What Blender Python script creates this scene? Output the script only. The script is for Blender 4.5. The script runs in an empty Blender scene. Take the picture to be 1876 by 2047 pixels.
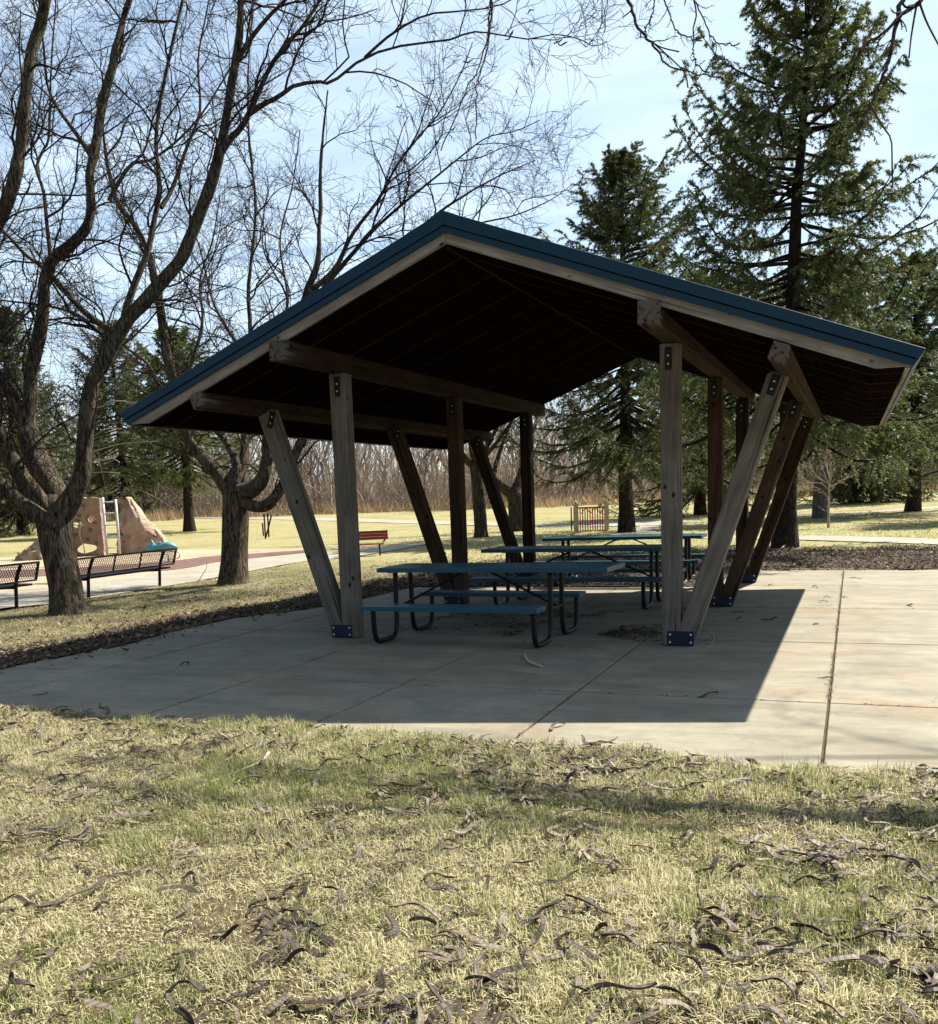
import bpy, bmesh, math, random
import numpy as np
from mathutils import Vector, Matrix
from mathutils.geometry import tessellate_polygon

rng = np.random.default_rng(7)
random.seed(7)
SC = bpy.context.scene
COL = SC.collection
rad = math.radians

# ------------------------------------------------------------------ camera
CAMP = np.array([5.5467, -9.8216, 1.6])
YAW, PITCH, ROLL, FPX, PPY = 0.3816, -0.1337, -0.0352, 1922.4, 1250.0


def cam_axes():
    cy, sy, cp, sp = math.cos(YAW), math.sin(YAW), math.cos(PITCH), math.sin(PITCH)
    F = np.array([-sy * cp, cy * cp, sp])
    R = np.array([cy, sy, 0.0])
    U = np.cross(R, F)
    cr, sr = math.cos(ROLL), math.sin(ROLL)
    return cr * R + sr * U, -sr * R + cr * U, F


CR, CU, CF = cam_axes()


def terrain(x, y):
    r = np.hypot(np.asarray(x, float) - 2, np.asarray(y, float) - 3)
    t = np.clip((r - 24) / 90, 0, 1)
    return 1.5 * t * t * (3 - 2 * t) * 0.92


def ray(u, v):
    return CF + CR * (u - 938) / FPX + CU * (PPY - v) / FPX


def at(u, v, dist):
    """The place seen at photo pixel (u, v), dist metres away along the view axis."""
    return CAMP + ray(u, v) * dist


def gnd(u, v):
    """The spot on the terrain seen at photo pixel (u, v)."""
    d = ray(u, v)
    ts = np.concatenate([np.arange(2, 60, .05), np.arange(60, 260, .3)])
    P = CAMP + ts[:, None] * d
    below = P[:, 2] <= terrain(P[:, 0], P[:, 1])
    i = int(np.argmax(below)) if below.any() else len(ts) - 1
    return P[i]


cam = bpy.data.cameras.new('camera')
cam.sensor_fit = 'HORIZONTAL'
cam.sensor_width = 36
cam.lens = 36 * FPX / 1876
cam.shift_y = (PPY - 1023.5) / 1876
cam.clip_end = 3000
cam.clip_start = 0.05
camo = bpy.data.objects.new('camera', cam)
COL.objects.link(camo)
M = Matrix(((CR[0], CU[0], -CF[0], CAMP[0]), (CR[1], CU[1], -CF[1], CAMP[1]), (CR[2], CU[2], -CF[2], CAMP[2]), (0, 0, 0, 1)))
camo.matrix_world = M
SC.camera = camo


# ------------------------------------------------------------------ numeric noise
def _vn(p, seed):
    g = np.random.default_rng(seed).random((64, 64))
    i = np.floor(p).astype(int)
    f = p - i
    f = f * f * (3 - 2 * f)
    a = g[i[:, 0] % 64, i[:, 1] % 64]
    b = g[(i[:, 0] + 1) % 64, i[:, 1] % 64]
    c = g[i[:, 0] % 64, (i[:, 1] + 1) % 64]
    d = g[(i[:, 0] + 1) % 64, (i[:, 1] + 1) % 64]
    return (a * (1 - f[:, 0]) + b * f[:, 0]) * (1 - f[:, 1]) + (c * (1 - f[:, 0]) + d * f[:, 0]) * f[:, 1]


def noise2(x, y, scale=1.0, seed=1, octaves=3):
    p = np.stack([np.ravel(x), np.ravel(y)], 1) * scale + 100
    s = np.zeros(len(p))
    a, t = 1.0, 0.0
    for o in range(octaves):
        s += a * _vn(p, seed + o)
        t += a
        a *= .5
        p = p * 2.03 + 7.1
    return (s / t).reshape(np.shape(x))


# ------------------------------------------------------------------ materials
class NT:
    def __init__(self, name):
        self.m = bpy.data.materials.new(name)
        self.m.use_nodes = True
        self.t = self.m.node_tree
        self.b = self.t.nodes['Principled BSDF']

    def n(self, typ, **kw):
        nd = self.t.nodes.new(typ)
        for k, v in kw.items():
            if k.startswith('in_'):
                key = k[3:]
                nd.inputs[int(key) if key.isdigit() else key.replace('_', ' ')].default_value = v
            else:
                setattr(nd, k, v)
        return nd

    def l(self, a, b):
        self.t.links.new(a, b)

    def coord(self, kind='Object', scale=(1, 1, 1), randomise=False):
        tc = self.n('ShaderNodeTexCoord')
        mp = self.n('ShaderNodeMapping')
        mp.inputs['Scale'].default_value = scale
        src = tc.outputs[kind]
        if randomise:
            oi = self.n('ShaderNodeObjectInfo')
            mul = self.n('ShaderNodeMath', operation='MULTIPLY', in_1=37.0)
            self.l(oi.outputs['Random'], mul.inputs[0])
            add = self.n('ShaderNodeVectorMath', operation='ADD')
            self.l(src, add.inputs[0])
            self.l(mul.outputs[0], add.inputs[1])
            src = add.outputs[0]
        self.l(src, mp.inputs[0])
        return mp.outputs[0]

    def noise(self, vec, scale, detail=4, rough=.55, dist=0.0):
        nd = self.n('ShaderNodeTexNoise', in_Scale=scale, in_Detail=detail, in_Roughness=rough, in_Distortion=dist)
        self.l(vec, nd.inputs['Vector'])
        return nd.outputs['Fac']

    def ramp(self, fac, stops):
        r = self.n('ShaderNodeValToRGB')
        cr = r.color_ramp
        while len(cr.elements) < len(stops):
            cr.elements.new(.5)
        for e, (p, c) in zip(cr.elements, stops):
            e.position = p
            e.color = (c[0], c[1], c[2], 1) if hasattr(c, '__len__') else (c, c, c, 1)
        self.l(fac, r.inputs[0])
        return r.outputs[0]

    def mix(self, fac, a, b, mode='MIX'):
        m = self.n('ShaderNodeMix', data_type='RGBA', blend_type=mode)
        for sock, val in ((m.inputs[0], fac), (m.inputs[6], a), (m.inputs[7], b)):
            if hasattr(val, 'is_output'):
                self.l(val, sock)
            elif hasattr(val, '__len__'):
                sock.default_value = (val[0], val[1], val[2], 1)
            else:
                sock.default_value = val
        return m.outputs[2]

    def bump(self, h, strength=.5, dist=.01):
        b = self.n('ShaderNodeBump', in_Strength=strength, in_Distance=dist)
        self.l(h, b.inputs['Height'])
        self.l(b.outputs[0], self.b.inputs['Normal'])

    def base(self, c, rough=.8, spec=.3, metal=0.0):
        if hasattr(c, 'is_output'):
            self.l(c, self.b.inputs['Base Color'])
        else:
            self.b.inputs['Base Color'].default_value = (c[0], c[1], c[2], 1)
        self.b.inputs['Roughness'].default_value = rough
        self.b.inputs['Specular IOR Level'].default_value = spec
        self.b.inputs['Metallic'].default_value = metal
        return self.m


def mat_wood(name, dark, mid, light, knot=True, rough=.85, ends=None, spec=.06):
    k = NT(name)
    v = k.coord('Object', (.55, 9, 9), True)
    g = k.noise(v, 3.2, 6, .62, .6)
    v2 = k.coord('Object', (.9, 60, 60), True)
    g2 = k.noise(v2, 2.0, 3, .6)
    c = k.ramp(g, [(.25, dark), (.5, mid), (.75, light)])
    fine = k.ramp(g2, [(.3, .72), (.6, 1.06)])
    c = k.mix(1.0, c, fine, 'MULTIPLY')
    broom = k.ramp(k.noise(k.coord('Object', (3, 90, 1)), 1.0, 3, .7), [(.3, .88), (.7, 1.06)])
    c = k.mix(1.0, c, broom, 'MULTIPLY')
    blot = k.ramp(k.noise(k.coord('Object', (1, 1, 1), True), 2.3, 3), [(.35, .78), (.65, 1.08)])
    c = k.mix(1.0, c, blot, 'MULTIPLY')
    if ends:
        sp = k.n('ShaderNodeSeparateXYZ')
        k.l(k.coord('Object'), sp.inputs[0])
        ed = k.n('ShaderNodeMath', operation='ADD')
        k.l(sp.outputs[0], ed.inputs[0])
        k.l(k.noise(k.coord('Object', (2, 14, 14)), 1.5, 2), ed.inputs[1])
        c = k.mix(k.ramp(ed.outputs[0], [(.50, .9), (.72, 0.0)]), c, ends)
    if knot:
        vo = k.n('ShaderNodeTexVoronoi', in_Scale=5.0)
        k.l(k.coord('Object', (.8, 1.3, 1.3), True), vo.inputs['Vector'])
        kf = k.ramp(vo.outputs['Distance'], [(.06, .10), (.11, .45), (.15, 1.0)])
        c = k.mix(1.0, c, kf, 'MULTIPLY')
    # long drying cracks along the grain
    cr = k.ramp(k.noise(k.coord('Object', (.35, 26, 26), True), 1.3, 2, .4), [(.32, .22), (.37, 1.0)])
    c = k.mix(1.0, c, cr, 'MULTIPLY')
    k.bump(g2, .35, .004)
    return k.base(c, rough, spec)


def mat_paint(name, col, rough=.45, spec=.4, var=.15, scale=6):
    k = NT(name)
    g = k.noise(k.coord('Object'), scale, 5, .6)
    c = k.ramp(g, [(.3, tuple(x * (1 - var) for x in col)), (.7, tuple(min(1, x * (1 + var)) for x in col))])
    k.bump(k.noise(k.coord('Object'), 90, 2), .08, .002)
    return k.base(c, rough, spec)


def mat_bark(name, dark, light, moss=None, vscale=(7, 7, 1.3)):
    k = NT(name)
    v = k.coord('Object', vscale)
    g = k.noise(v, 3.0, 6, .65, 1.2)
    c = k.ramp(g, [(.40, dark), (.52, tuple(a * .55 + b * .45 for a, b in zip(dark, light))), (.64, light)])
    big = k.noise(k.coord('Object'), 1.1, 3)
    if moss:
        f = k.ramp(big, [(.5, 0.0), (.7, .55)])
        c = k.mix(f, c, moss)
    k.bump(g, 1.0, .10)
    return k.base(c, .95, .1)


def mat_attr(name, rough=.8, spec=.2, trans=0.0, gain=1.0):
    k = NT(name)
    a = k.n('ShaderNodeAttribute', attribute_name='tint')
    c = a.outputs['Color']
    m = k.base(c, rough, spec)
    if trans > 0:
        out = k.t.nodes['Material Output']
        tr = k.n('ShaderNodeBsdfTranslucent')
        mx = k.n('ShaderNodeMixShader', in_Fac=trans)
        k.l(c, tr.inputs['Color'])
        k.l(k.b.outputs[0], mx.inputs[1])
        k.l(tr.outputs[0], mx.inputs[2])
        k.l(mx.outputs[0], out.inputs['Surface'])
    return m


MT = {}
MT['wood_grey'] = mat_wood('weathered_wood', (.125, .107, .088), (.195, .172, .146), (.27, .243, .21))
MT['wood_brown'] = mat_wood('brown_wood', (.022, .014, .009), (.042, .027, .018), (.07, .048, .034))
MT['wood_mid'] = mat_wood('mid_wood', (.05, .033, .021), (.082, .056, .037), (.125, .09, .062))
MT['beam_brown'] = mat_wood('brown_beam', (.022, .014, .009), (.042, .027, .018), (.07, .048, .034), ends=(.115, .10, .08))
MT['beam_mid'] = mat_wood('mid_beam', (.035, .022, .013), (.058, .037, .023), (.09, .062, .04), ends=(.13, .112, .09))
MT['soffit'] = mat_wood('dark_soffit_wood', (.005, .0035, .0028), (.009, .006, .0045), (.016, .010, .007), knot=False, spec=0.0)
MT['rake_wood'] = mat_wood('pale_rake_wood', (.20, .172, .14), (.29, .258, .215), (.37, .335, .285))
MT['batten'] = mat_wood('soffit_batten_wood', (.030, .020, .012), (.045, .031, .02), (.06, .043, .028), knot=False, spec=0.0)
MT['blue_metal'] = mat_paint('blue_metal', (.004, .034, .068), .5, .3, .10, 2)
MT['navy_plate'] = mat_paint('navy_plate', (.006, .014, .038), .5, .4, .3, 12)
MT['black_metal'] = mat_paint('black_metal', (.006, .006, .007), .45, .3, .2, 8)
MT['bolt'] = mat_paint('bolt_steel', (.6, .6, .58), .4, .6, .2, 30)
MT['table_blue'] = mat_paint('table_blue_vinyl', (.005, .072, .115), .42, .45, .15, 5)
MT['table_teal'] = mat_paint('table_teal_vinyl', (.006, .062, .08), .42, .45, .15, 5)
MT['red_paint'] = mat_paint('red_paint', (.20, .022, .020), .5, .4, .2, 8)
MT['bright_red'] = mat_paint('bright_red_paint', (.42, .035, .045), .5, .4, .2, 8)
MT['cream'] = mat_paint('cream_paint', (.55, .47, .30), .6, .3, .1, 8)
MT['turquoise'] = mat_paint('turquoise_plastic', (.06, .21, .26), .5, .4, .1, 6)
MT['galv'] = mat_paint('galvanised_steel', (.42, .43, .43), .45, .5, .15, 10)
MT['hold_green'] = mat_paint('green_hold', (.05, .10, .055), .5, .4, .2, 20)
MT['hold_brown'] = mat_paint('brown_hold', (.12, .07, .04), .5, .4, .2, 20)
MT['rope'] = mat_paint('rope_grey', (.45, .40, .33), .9, .1, .2, 40)


def mat_rock(name, a, b):
    k = NT(name)
    v = k.coord('Object')
    g = k.noise(v, 2.2, 7, .6, .5)
    c = k.ramp(g, [(.3, a), (.7, b)])
    k.bump(k.noise(v, 5, 8, .65), 1.0, .16)
    return k.base(c, .85, .2)


MT['tan_rock'] = mat_rock('tan_moulded_rock', (.27, .19, .13), (.52, .39, .285))
MT['tan_wall'] = mat_rock('tan_climbing_wall', (.25, .165, .115), (.34, .235, .168))
MT['bark_near'] = mat_bark('locust_bark', (.020, .015, .011), (.23, .185, .135), (.10, .095, .045), (8.5, 8.5, 1.15))
MT['bark_far'] = mat_bark('far_bark', (.025, .018, .013), (.115, .09, .065), (.06, .058, .03), (5, 5, 1.2))
MT['bark_spruce'] = mat_bark('spruce_bark', (.018, .013, .01), (.075, .058, .045), None, (6, 6, 2.5))
MT['twig'] = mat_paint('twig_bark', (.034, .026, .021), .9, .1, .35, 3)
MT['twig_pale'] = mat_paint('pale_twig', (.36, .29, .22), .9, .1, .3, 3)
MT['dead_stick'] = mat_paint('bare_stick', (.42, .34, .23), .9, .1, .2, 12)
MT['pole'] = mat_bark('mottled_grey_bark', (.09, .085, .08), (.24, .23, .22), None, (5, 5, 5))
MT['needles'] = mat_attr('spruce_needles', .6, .25, .25)
MT['grass'] = mat_attr('grass_blades', .75, .12, .46)
MT['litter'] = mat_attr('leaf_litter', .8, .15, .15)
MT['brush'] = mat_attr('bare_brush', .9, .1, 0)


def mat_pod():
    k = NT('seed_pod_skin')
    v = k.coord('Object', (1, 1, 1))
    w = k.n('ShaderNodeTexWave', in_Scale=16.0, in_Distortion=3.5, in_Detail=2.0)
    w.bands_direction = 'X'
    k.l(v, w.inputs['Vector'])
    oi = k.n('ShaderNodeObjectInfo')
    c1 = k.ramp(oi.outputs['Random'], [(0, (.026, .018, .013)), (.45, (.060, .044, .031)), (1, (.135, .106, .077))])
    c2 = k.ramp(k.noise(v, 26, 4, .6), [(.3, .62), (.7, 1.25)])
    c = k.mix(1.0, c1, c2, 'MULTIPLY')
    c = k.mix(1.0, c, k.ramp(w.outputs['Fac'], [(.2, .85), (.8, 1.08)]), 'MULTIPLY')
    k.bump(w.outputs['Fac'], .35, .003)
    return k.base(c, .58, .28)


MT['pod'] = mat_pod()


def mat_concrete(name, a, b, stain=(.30, .20, .10)):
    k = NT(name)
    v = k.coord('Object')
    g = k.noise(v, .8, 6, .6, .4)
    c = k.ramp(g, [(.3, a), (.7, b)])
    streak = k.ramp(k.noise(k.coord('Object', (.5, 2.2, 1)), 1.6, 5, .65, .5), [(.35, .80), (.62, 1.06)])
    c = k.mix(1.0, c, streak, 'MULTIPLY')
    fine = k.ramp(k.noise(v, 130, 2, .75), [(.3, .74), (.7, 1.12)])
    c = k.mix(1.0, c, fine, 'MULTIPLY')
    vc = k.n('ShaderNodeTexVoronoi', in_Scale=.42)
    vc.feature = 'DISTANCE_TO_EDGE'
    wn = k.n('ShaderNodeTexNoise', in_Scale=2.5, in_Detail=4.0)
    k.l(v, wn.inputs['Vector'])
    wa = k.n('ShaderNodeVectorMath', operation='MULTIPLY_ADD')
    k.l(wn.outputs['Color'], wa.inputs[0])
    wa.inputs[1].default_value = (.5, .5, 0)
    k.l(v, wa.inputs[2])
    k.l(wa.outputs[0], vc.inputs['Vector'])
    cf = k.ramp(vc.outputs['Distance'], [(.0005, .62), (.0022, 1.0)])
    c = k.mix(k.ramp(k.noise(v, .45, 2), [(.5, 0.0), (.6, 1.0)]), c, k.mix(1.0, c, cf, 'MULTIPLY'))
    sf = k.ramp(k.noise(k.coord('Object', (.7, 1.6, 1)), .9, 3, .5), [(.54, 0.0), (.74, .6)])
    c = k.mix(sf, c, stain)
    broom = k.ramp(k.noise(k.coord('Object', (3, 90, 1)), 1.0, 3, .7), [(.3, .88), (.7, 1.06)])
    c = k.mix(1.0, c, broom, 'MULTIPLY')
    blot = k.ramp(k.noise(v, 3.2, 6, .7, .8), [(.32, .80), (.55, 1.0), (.75, 1.07)])
    c = k.mix(1.0, c, blot, 'MULTIPLY')
    k.bump(k.noise(v, 220, 3, .7), .25, .003)
    return k.base(c, .85, .25)


MT['concrete'] = mat_concrete('concrete', (.200, .180, .134), (.275, .250, .190), (.20, .13, .065))
MT['walk'] = mat_concrete('walk_concrete', (.25, .235, .195), (.33, .31, .26))


def mat_ground():
    k = NT('lawn_soil')
    v = k.coord('Object')
    n1 = k.noise(v, .35, 5, .6)
    n2 = k.noise(v, 9, 6, .7)
    n3 = k.noise(k.coord('Object', (1, 1, 1)), 55, 3, .7)
    straw = k.ramp(n2, [(.3, (.17, .145, .072)), (.5, (.28, .25, .128)), (.72, (.36, .33, .18))])
    green = k.ramp(n2, [(.3, (.12, .13, .04)), (.7, (.23, .24, .095))])
    c = k.mix(k.ramp(n1, [(.46, 0.0), (.70, .8)]), straw, green)
    c = k.mix(1.0, c, k.ramp(n3, [(.3, .62), (.65, 1.15)]), 'MULTIPLY')
    # bare thatch and soil between the modelled blades close to the slab
    sp = k.n('ShaderNodeSeparateXYZ')
    k.l(v, sp.inputs[0])
    f = k.ramp(sp.outputs[1], [(0, 0.0), (1, 1.0)])
    mr = k.n('ShaderNodeMapRange', in_From_Min=8.0, in_From_Max=13.0)
    k.l(sp.outputs[1], mr.inputs[0])
    thatch = k.ramp(n3, [(.3, (.055, .042, .026)), (.6, (.12, .097, .056)), (.8, (.20, .17, .10))])
    c = k.mix(mr.outputs[0], thatch, c)
    k.bump(n3, .8, .03)
    return k.base(c, .95, .05)


MT['ground'] = mat_ground()


def mat_chips(name, a, b, sc=14):
    k = NT(name)
    v = k.coord('Object')
    g = k.noise(v, sc, 5, .7)
    c = k.ramp(g, [(.32, a), (.66, b)])
    k.bump(g, .8, .03)
    return k.base(c, .95, .05)


MT['mulch'] = mat_chips('wood_chip_mulch', (.22, .17, .12), (.42, .335, .245))
MT['rubber'] = mat_chips('red_rubber', (.085, .052, .048), (.16, .105, .092), 5)
MT['soil'] = mat_chips('dark_soil', (.03, .022, .016), (.10, .075, .055), 18)


# ------------------------------------------------------------------ object helpers
def tag(o, label=None, cat=None, group=None, kind=None):
    for k, v in (('label', label), ('category', cat), ('group', group), ('kind', kind)):
        if v:
            o[k] = v
    return o


def empty(name, loc, rz=0.0, label=None, cat=None, group=None):
    o = bpy.data.objects.new(name, None)
    o.empty_display_size = .2
    COL.objects.link(o)
    o.location = Vector(loc)
    o.rotation_euler = (0, 0, rz)
    return tag(o, label, cat, group)


def link(name, me, mat=None, parent=None):
    if mat is not None and not me.materials:
        me.materials.append(mat)
    o = bpy.data.objects.new(name, me)
    COL.objects.link(o)
    if parent is not None:
        o.parent = parent
    return o


def fast_mesh(name, V, quads=None, tris=None, tint=None, smooth=False):
    V = np.asarray(V, np.float32)
    me = bpy.data.meshes.new(name)
    me.vertices.add(len(V))
    me.vertices.foreach_set('co', V.ravel())
    idx, starts, n = [], [], 0
    if quads is not None and len(quads):
        q = np.asarray(quads, np.int32)
        idx.append(q.ravel())
        starts.append(np.arange(len(q)) * 4)
        n = q.size
    if tris is not None and len(tris):
        t = np.asarray(tris, np.int32)
        idx.append(t.ravel())
        starts.append(n + np.arange(len(t)) * 3)
    idx = np.concatenate(idx)
    starts = np.concatenate(starts).astype(np.int32)
    me.loops.add(len(idx))
    me.loops.foreach_set('vertex_index', idx)
    me.polygons.add(len(starts))
    me.polygons.foreach_set('loop_start', starts)
    me.polygons.foreach_set('use_smooth', np.full(len(starts), bool(smooth)))
    me.update(calc_edges=True)
    if tint is not None:
        a = me.attributes.new('tint', 'FLOAT_COLOR', 'POINT')
        t4 = np.ones((len(V), 4), np.float32)
        t4[:, :3] = tint
        a.data.foreach_set('color', t4.ravel())
    return me


class MB:
    """Collects boxes, tubes and sheets into one mesh."""

    def __init__(self):
        self.v, self.q, self.t, self.n = [], [], [], 0

    def add(self, V, quads=None, tris=None):
        V = np.asarray(V, float)
        if quads is not None and len(quads):
            self.q.append(np.asarray(quads, int) + self.n)
        if tris is not None and len(tris):
            self.t.append(np.asarray(tris, int) + self.n)
        self.v.append(V)
        self.n += len(V)
        return self

    def box(self, lo, hi, rot=None, org=(0, 0, 0)):
        lo, hi = np.array(lo, float), np.array(hi, float)
        V = np.array([[x, y, z] for z in (lo[2], hi[2]) for y in (lo[1], hi[1]) for x in (lo[0], hi[0])])
        if rot is not None:
            V = V @ np.array(rot).T
        V = V + np.array(org)
        return self.add(V, [[0, 2, 3, 1], [4, 5, 7, 6], [0, 1, 5, 4], [2, 6, 7, 3], [0, 4, 6, 2], [1, 3, 7, 5]])

    def tube(self, P, r, sides=8, cap=True):
        P = np.asarray(P, float)
        R = np.full(len(P), r, float) if np.isscalar(r) else np.asarray(r, float)
        V, Q = tubes(P[None], R[None], sides)
        base = self.n
        self.add(V, Q)
        if cap:
            k = len(P)
            for i0 in (0, (k - 1) * sides):
                ring = list(range(i0, i0 + sides))
                tr = [[ring[0], ring[j], ring[j + 1]] if i0 else [ring[0], ring[j + 1], ring[j]] for j in range(1, sides - 1)]
                self.t.append(np.array(tr) + base)
        return self

    def blob(self, c, r, seed=0, amp=.0, seg=(10, 8)):
        c = np.array(c, float)
        r = np.array(r, float) * np.ones(3)
        nu, nv = seg
        g = np.random.default_rng(seed)
        V = [[0, 0, -1]]
        for j in range(1, nv):
            p = -math.pi / 2 + math.pi * j / nv
            for i in range(nu):
                a = 2 * math.pi * i / nu
                V.append([math.cos(p) * math.cos(a), math.cos(p) * math.sin(a), math.sin(p)])
        V.append([0, 0, 1])
        V = np.array(V)
        V = V * (1 + amp * (g.random((len(V), 1)) - .5)) * r + c
        q, t = [], []
        for i in range(nu):
            t.append([0, 1 + (i + 1) % nu, 1 + i])
            t.append([len(V) - 1, 1 + (nv - 2) * nu + i, 1 + (nv - 2) * nu + (i + 1) % nu])
            for j in range(nv - 2):
                q.append([1 + j * nu + i, 1 + j * nu + (i + 1) % nu, 1 + (j + 1) * nu + (i + 1) % nu, 1 + (j + 1) * nu + i])
        return self.add(V, q, t)

    def mesh(self, name, tint=None, smooth=False):
        return fast_mesh(name, np.concatenate(self.v), np.concatenate(self.q) if self.q else None,
                         np.concatenate(self.t) if self.t else None, tint, smooth)

    def build(self, name, mat, parent=None, smooth=False, bevel=0.0):
        me = self.mesh(name, None, smooth)
        if bevel:
            bm = bmesh.new()
            bm.from_mesh(me)
            bmesh.ops.bevel(bm, geom=bm.edges[:], offset=bevel, segments=1, affect='EDGES')
            bm.to_mesh(me)
            bm.free()
        return link(name, me, mat, parent)


def tubes(P, R, sides):
    """P (n, k, 3), R (n, k): n tubes of k rings -> vertices, quads."""
    n, k, _ = P.shape
    T = np.gradient(P, axis=1)
    T /= np.linalg.norm(T, axis=2, keepdims=True) + 1e-12
    mean = P[:, -1] - P[:, 0]
    mean = mean / (np.linalg.norm(mean, axis=1, keepdims=True) + 1e-12)
    ref = np.where(np.abs(mean[:, 2:3]) < .8, np.array([[0, 0, 1.0]]), np.array([[1.0, .13, 0]]))
    ref = np.repeat(ref[:, None, :], k, 1)
    N = np.cross(T, ref)
    N /= np.linalg.norm(N, axis=2, keepdims=True) + 1e-9
    B = np.cross(T, N)
    a = np.arange(sides) * 2 * math.pi / sides
    V = P[:, :, None, :] + R[:, :, None, None] * (np.cos(a)[None, None, :, None] * N[:, :, None, :] + np.sin(a)[None, None, :, None] * B[:, :, None, :])
    V = V.reshape(-1, 3)
    i = np.arange(n)[:, None, None] * (k * sides)
    j = np.arange(k - 1)[None, :, None] * sides
    s = np.arange(sides)[None, None, :]
    s2 = (s + 1) % sides
    Q = np.stack([i + j + s, i + j + s2, i + j + sides + s2, i + j + sides + s], -1).reshape(-1, 4)
    return V, Q


MLOC = {}


def board(name, a, b, w, h, mat, parent=None, up=(0, 0, 1), bevel=.006):
    """A timber from a to b, w wide and h deep, its local X axis along the grain."""
    a, b = Vector(a), Vector(b)
    d = b - a
    L = d.length
    x = d.normalized()
    z = Vector(up)
    z = (z - x * z.dot(x)).normalized()
    y = z.cross(x)
    mb = MB().box((0, -w / 2, -h / 2), (L, w / 2, h / 2))
    o = mb.build(name, mat, parent, False, bevel)
    MLOC[o.name] = Matrix(((x.x, y.x, z.x, a.x), (x.y, y.y, z.y, a.y), (x.z, y.z, z.z, a.z), (0, 0, 0, 1)))
    o.matrix_local = MLOC[o.name]
    return o


def smooth_path(P, n):
    """Catmull-Rom resampling of a polyline (rows may carry a radius as last column)."""
    P = np.asarray(P, float)
    Q = np.vstack([2 * P[0] - P[1], P, 2 * P[-1] - P[-2]])
    out = []
    m = len(P) - 1
    for t in np.linspace(0, m, n):
        i = min(int(t), m - 1)
        f = t - i
        p0, p1, p2, p3 = Q[i], Q[i + 1], Q[i + 2], Q[i + 3]
        out.append(.5 * ((2 * p1) + (-p0 + p2) * f + (2 * p0 - 5 * p1 + 4 * p2 - p3) * f * f + (-p0 + 3 * p1 - 3 * p2 + p3) * f ** 3))
    return np.array(out)


def children(o):
    return [c for c in bpy.data.objects if c.parent is o]


def copy_tree(o, parent=None):
    c = o.copy()
    COL.objects.link(c)
    if parent is not None:
        c.parent = parent
    for ch in children(o):
        copy_tree(ch, c)
    return c



# ------------------------------------------------------------------ ground
FRONT = np.array([(-6, -4.3), (-2.5, -4.15), (-0.896, -4.107), (-0.536, -4.062), (-0.104, -4.107), (0.222, -4.153), (0.634, -4.189), (1.452, -4.059), (1.929, -4.054), (2.343, -4.116),
                  (2.834, -4.108), (3.432, -4.159), (3.855, -4.116), (4.331, -4.045), (4.71, -4.248), (4.986, -4.262), (5.213, -4.326), (5.551, -4.237), (6.001, -4.196), (8, -4.22), (14, -4.2)])
LEFT = np.array([(-4.3, -2.62), (-2.532, -2.613), (-.72, -2.5), (1.421, -2.6), (2.718, -1.95), (4.533, -1.83), (9.3, -1.8)])


def on_slab(x, y, pad=0.0):
    x, y = np.asarray(x, float), np.asarray(y, float)
    yf = np.interp(x, FRONT[:, 0], FRONT[:, 1])
    xl = np.interp(y, LEFT[:, 0], LEFT[:, 1])
    return (y > yf - pad) & (x > xl - pad) & (y < 9.2 + pad) & (x < 12.5 + pad)


def gap_lines(a, b, step, grow, lim):
    mid = list(np.arange(a, b + 1e-6, step))
    s, p = step, mid[-1]
    while p < lim:
        s = min(s * grow, 12)
        p += s
        mid.append(p)
    s, p = step, mid[0]
    while p > -lim:
        s = min(s * grow, 12)
        p -= s
        mid.insert(0, p)
    return np.array(mid)


def lawn_z(x, y):
    b = (noise2(x, y, 1.1, 5, 3) - .5) * .05 + (noise2(x, y, 5.0, 9, 2) - .5) * .018
    return .016 + b * np.clip(np.minimum(np.abs(y + 4.15), 2) * 1.2, .12, 1)


gx = gap_lines(-4.2, 9.0, .06, 1.06, 700)
gy = gap_lines(-8.6, 9.6, .06, 1.06, 700)
X, Y = np.meshgrid(gx, gy)
Zg = terrain(X, Y) + np.where(on_slab(X, Y), -.02, lawn_z(X, Y))
ny, nx = X.shape
i = np.arange(ny - 1)[:, None] * nx
j = np.arange(nx - 1)[None, :]
Qg = np.stack([i + j, i + j + 1, i + nx + j + 1, i + nx + j], -1).reshape(-1, 4)
ground = link('ground', fast_mesh('ground', np.stack([X.ravel(), Y.ravel(), Zg.ravel()], 1), Qg, smooth=True), MT['ground'])
tag(ground, 'pale dormant lawn stretching from the shelter to the woods', kind='structure')

# concrete slab, cast in panels with open joints
xs = [-3.0, -1.46, .45, 1.935, 3.49, 5.405, 7.6, 9.8, 12.4]
ys = [-4.6, -2.43, .45, 3.36, 6.3, 9.2]
mb = MB()
for a, b in zip(xs[:-1], xs[1:]):
    for c, d in zip(ys[:-1], ys[1:]):
        ga, gb_ = [.010 if abs(e - 5.405) < .01 else .009 for e in (a, b)]
        mb.box((a + ga, c + .007, -.12), (b - gb_, d - .007, rng.uniform(-.0015, .0015)))
slab = mb.build('concrete_slab', MT['concrete'], None, False, .006)
tag(slab, 'jointed concrete slab under and around the shelter', kind='structure')


def ribbon(name, lower, upper, mat, z, n=60, label=None):
    lo, up = smooth_path([gnd(*p) for p in lower], n), smooth_path([gnd(*p) for p in upper], n)
    rows = [lo * (1 - t) + up * t for t in np.linspace(0, 1, 7)]
    V = np.concatenate(rows)
    V[:, 2] = terrain(V[:, 0], V[:, 1]) + z
    Q = [[r * n + k, r * n + k + 1, (r + 1) * n + k + 1, (r + 1) * n + k] for r in range(6) for k in range(n - 1)]
    o = link(name, fast_mesh(name, V, Q, smooth=True), mat)
    return tag(o, label, kind='structure')


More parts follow.
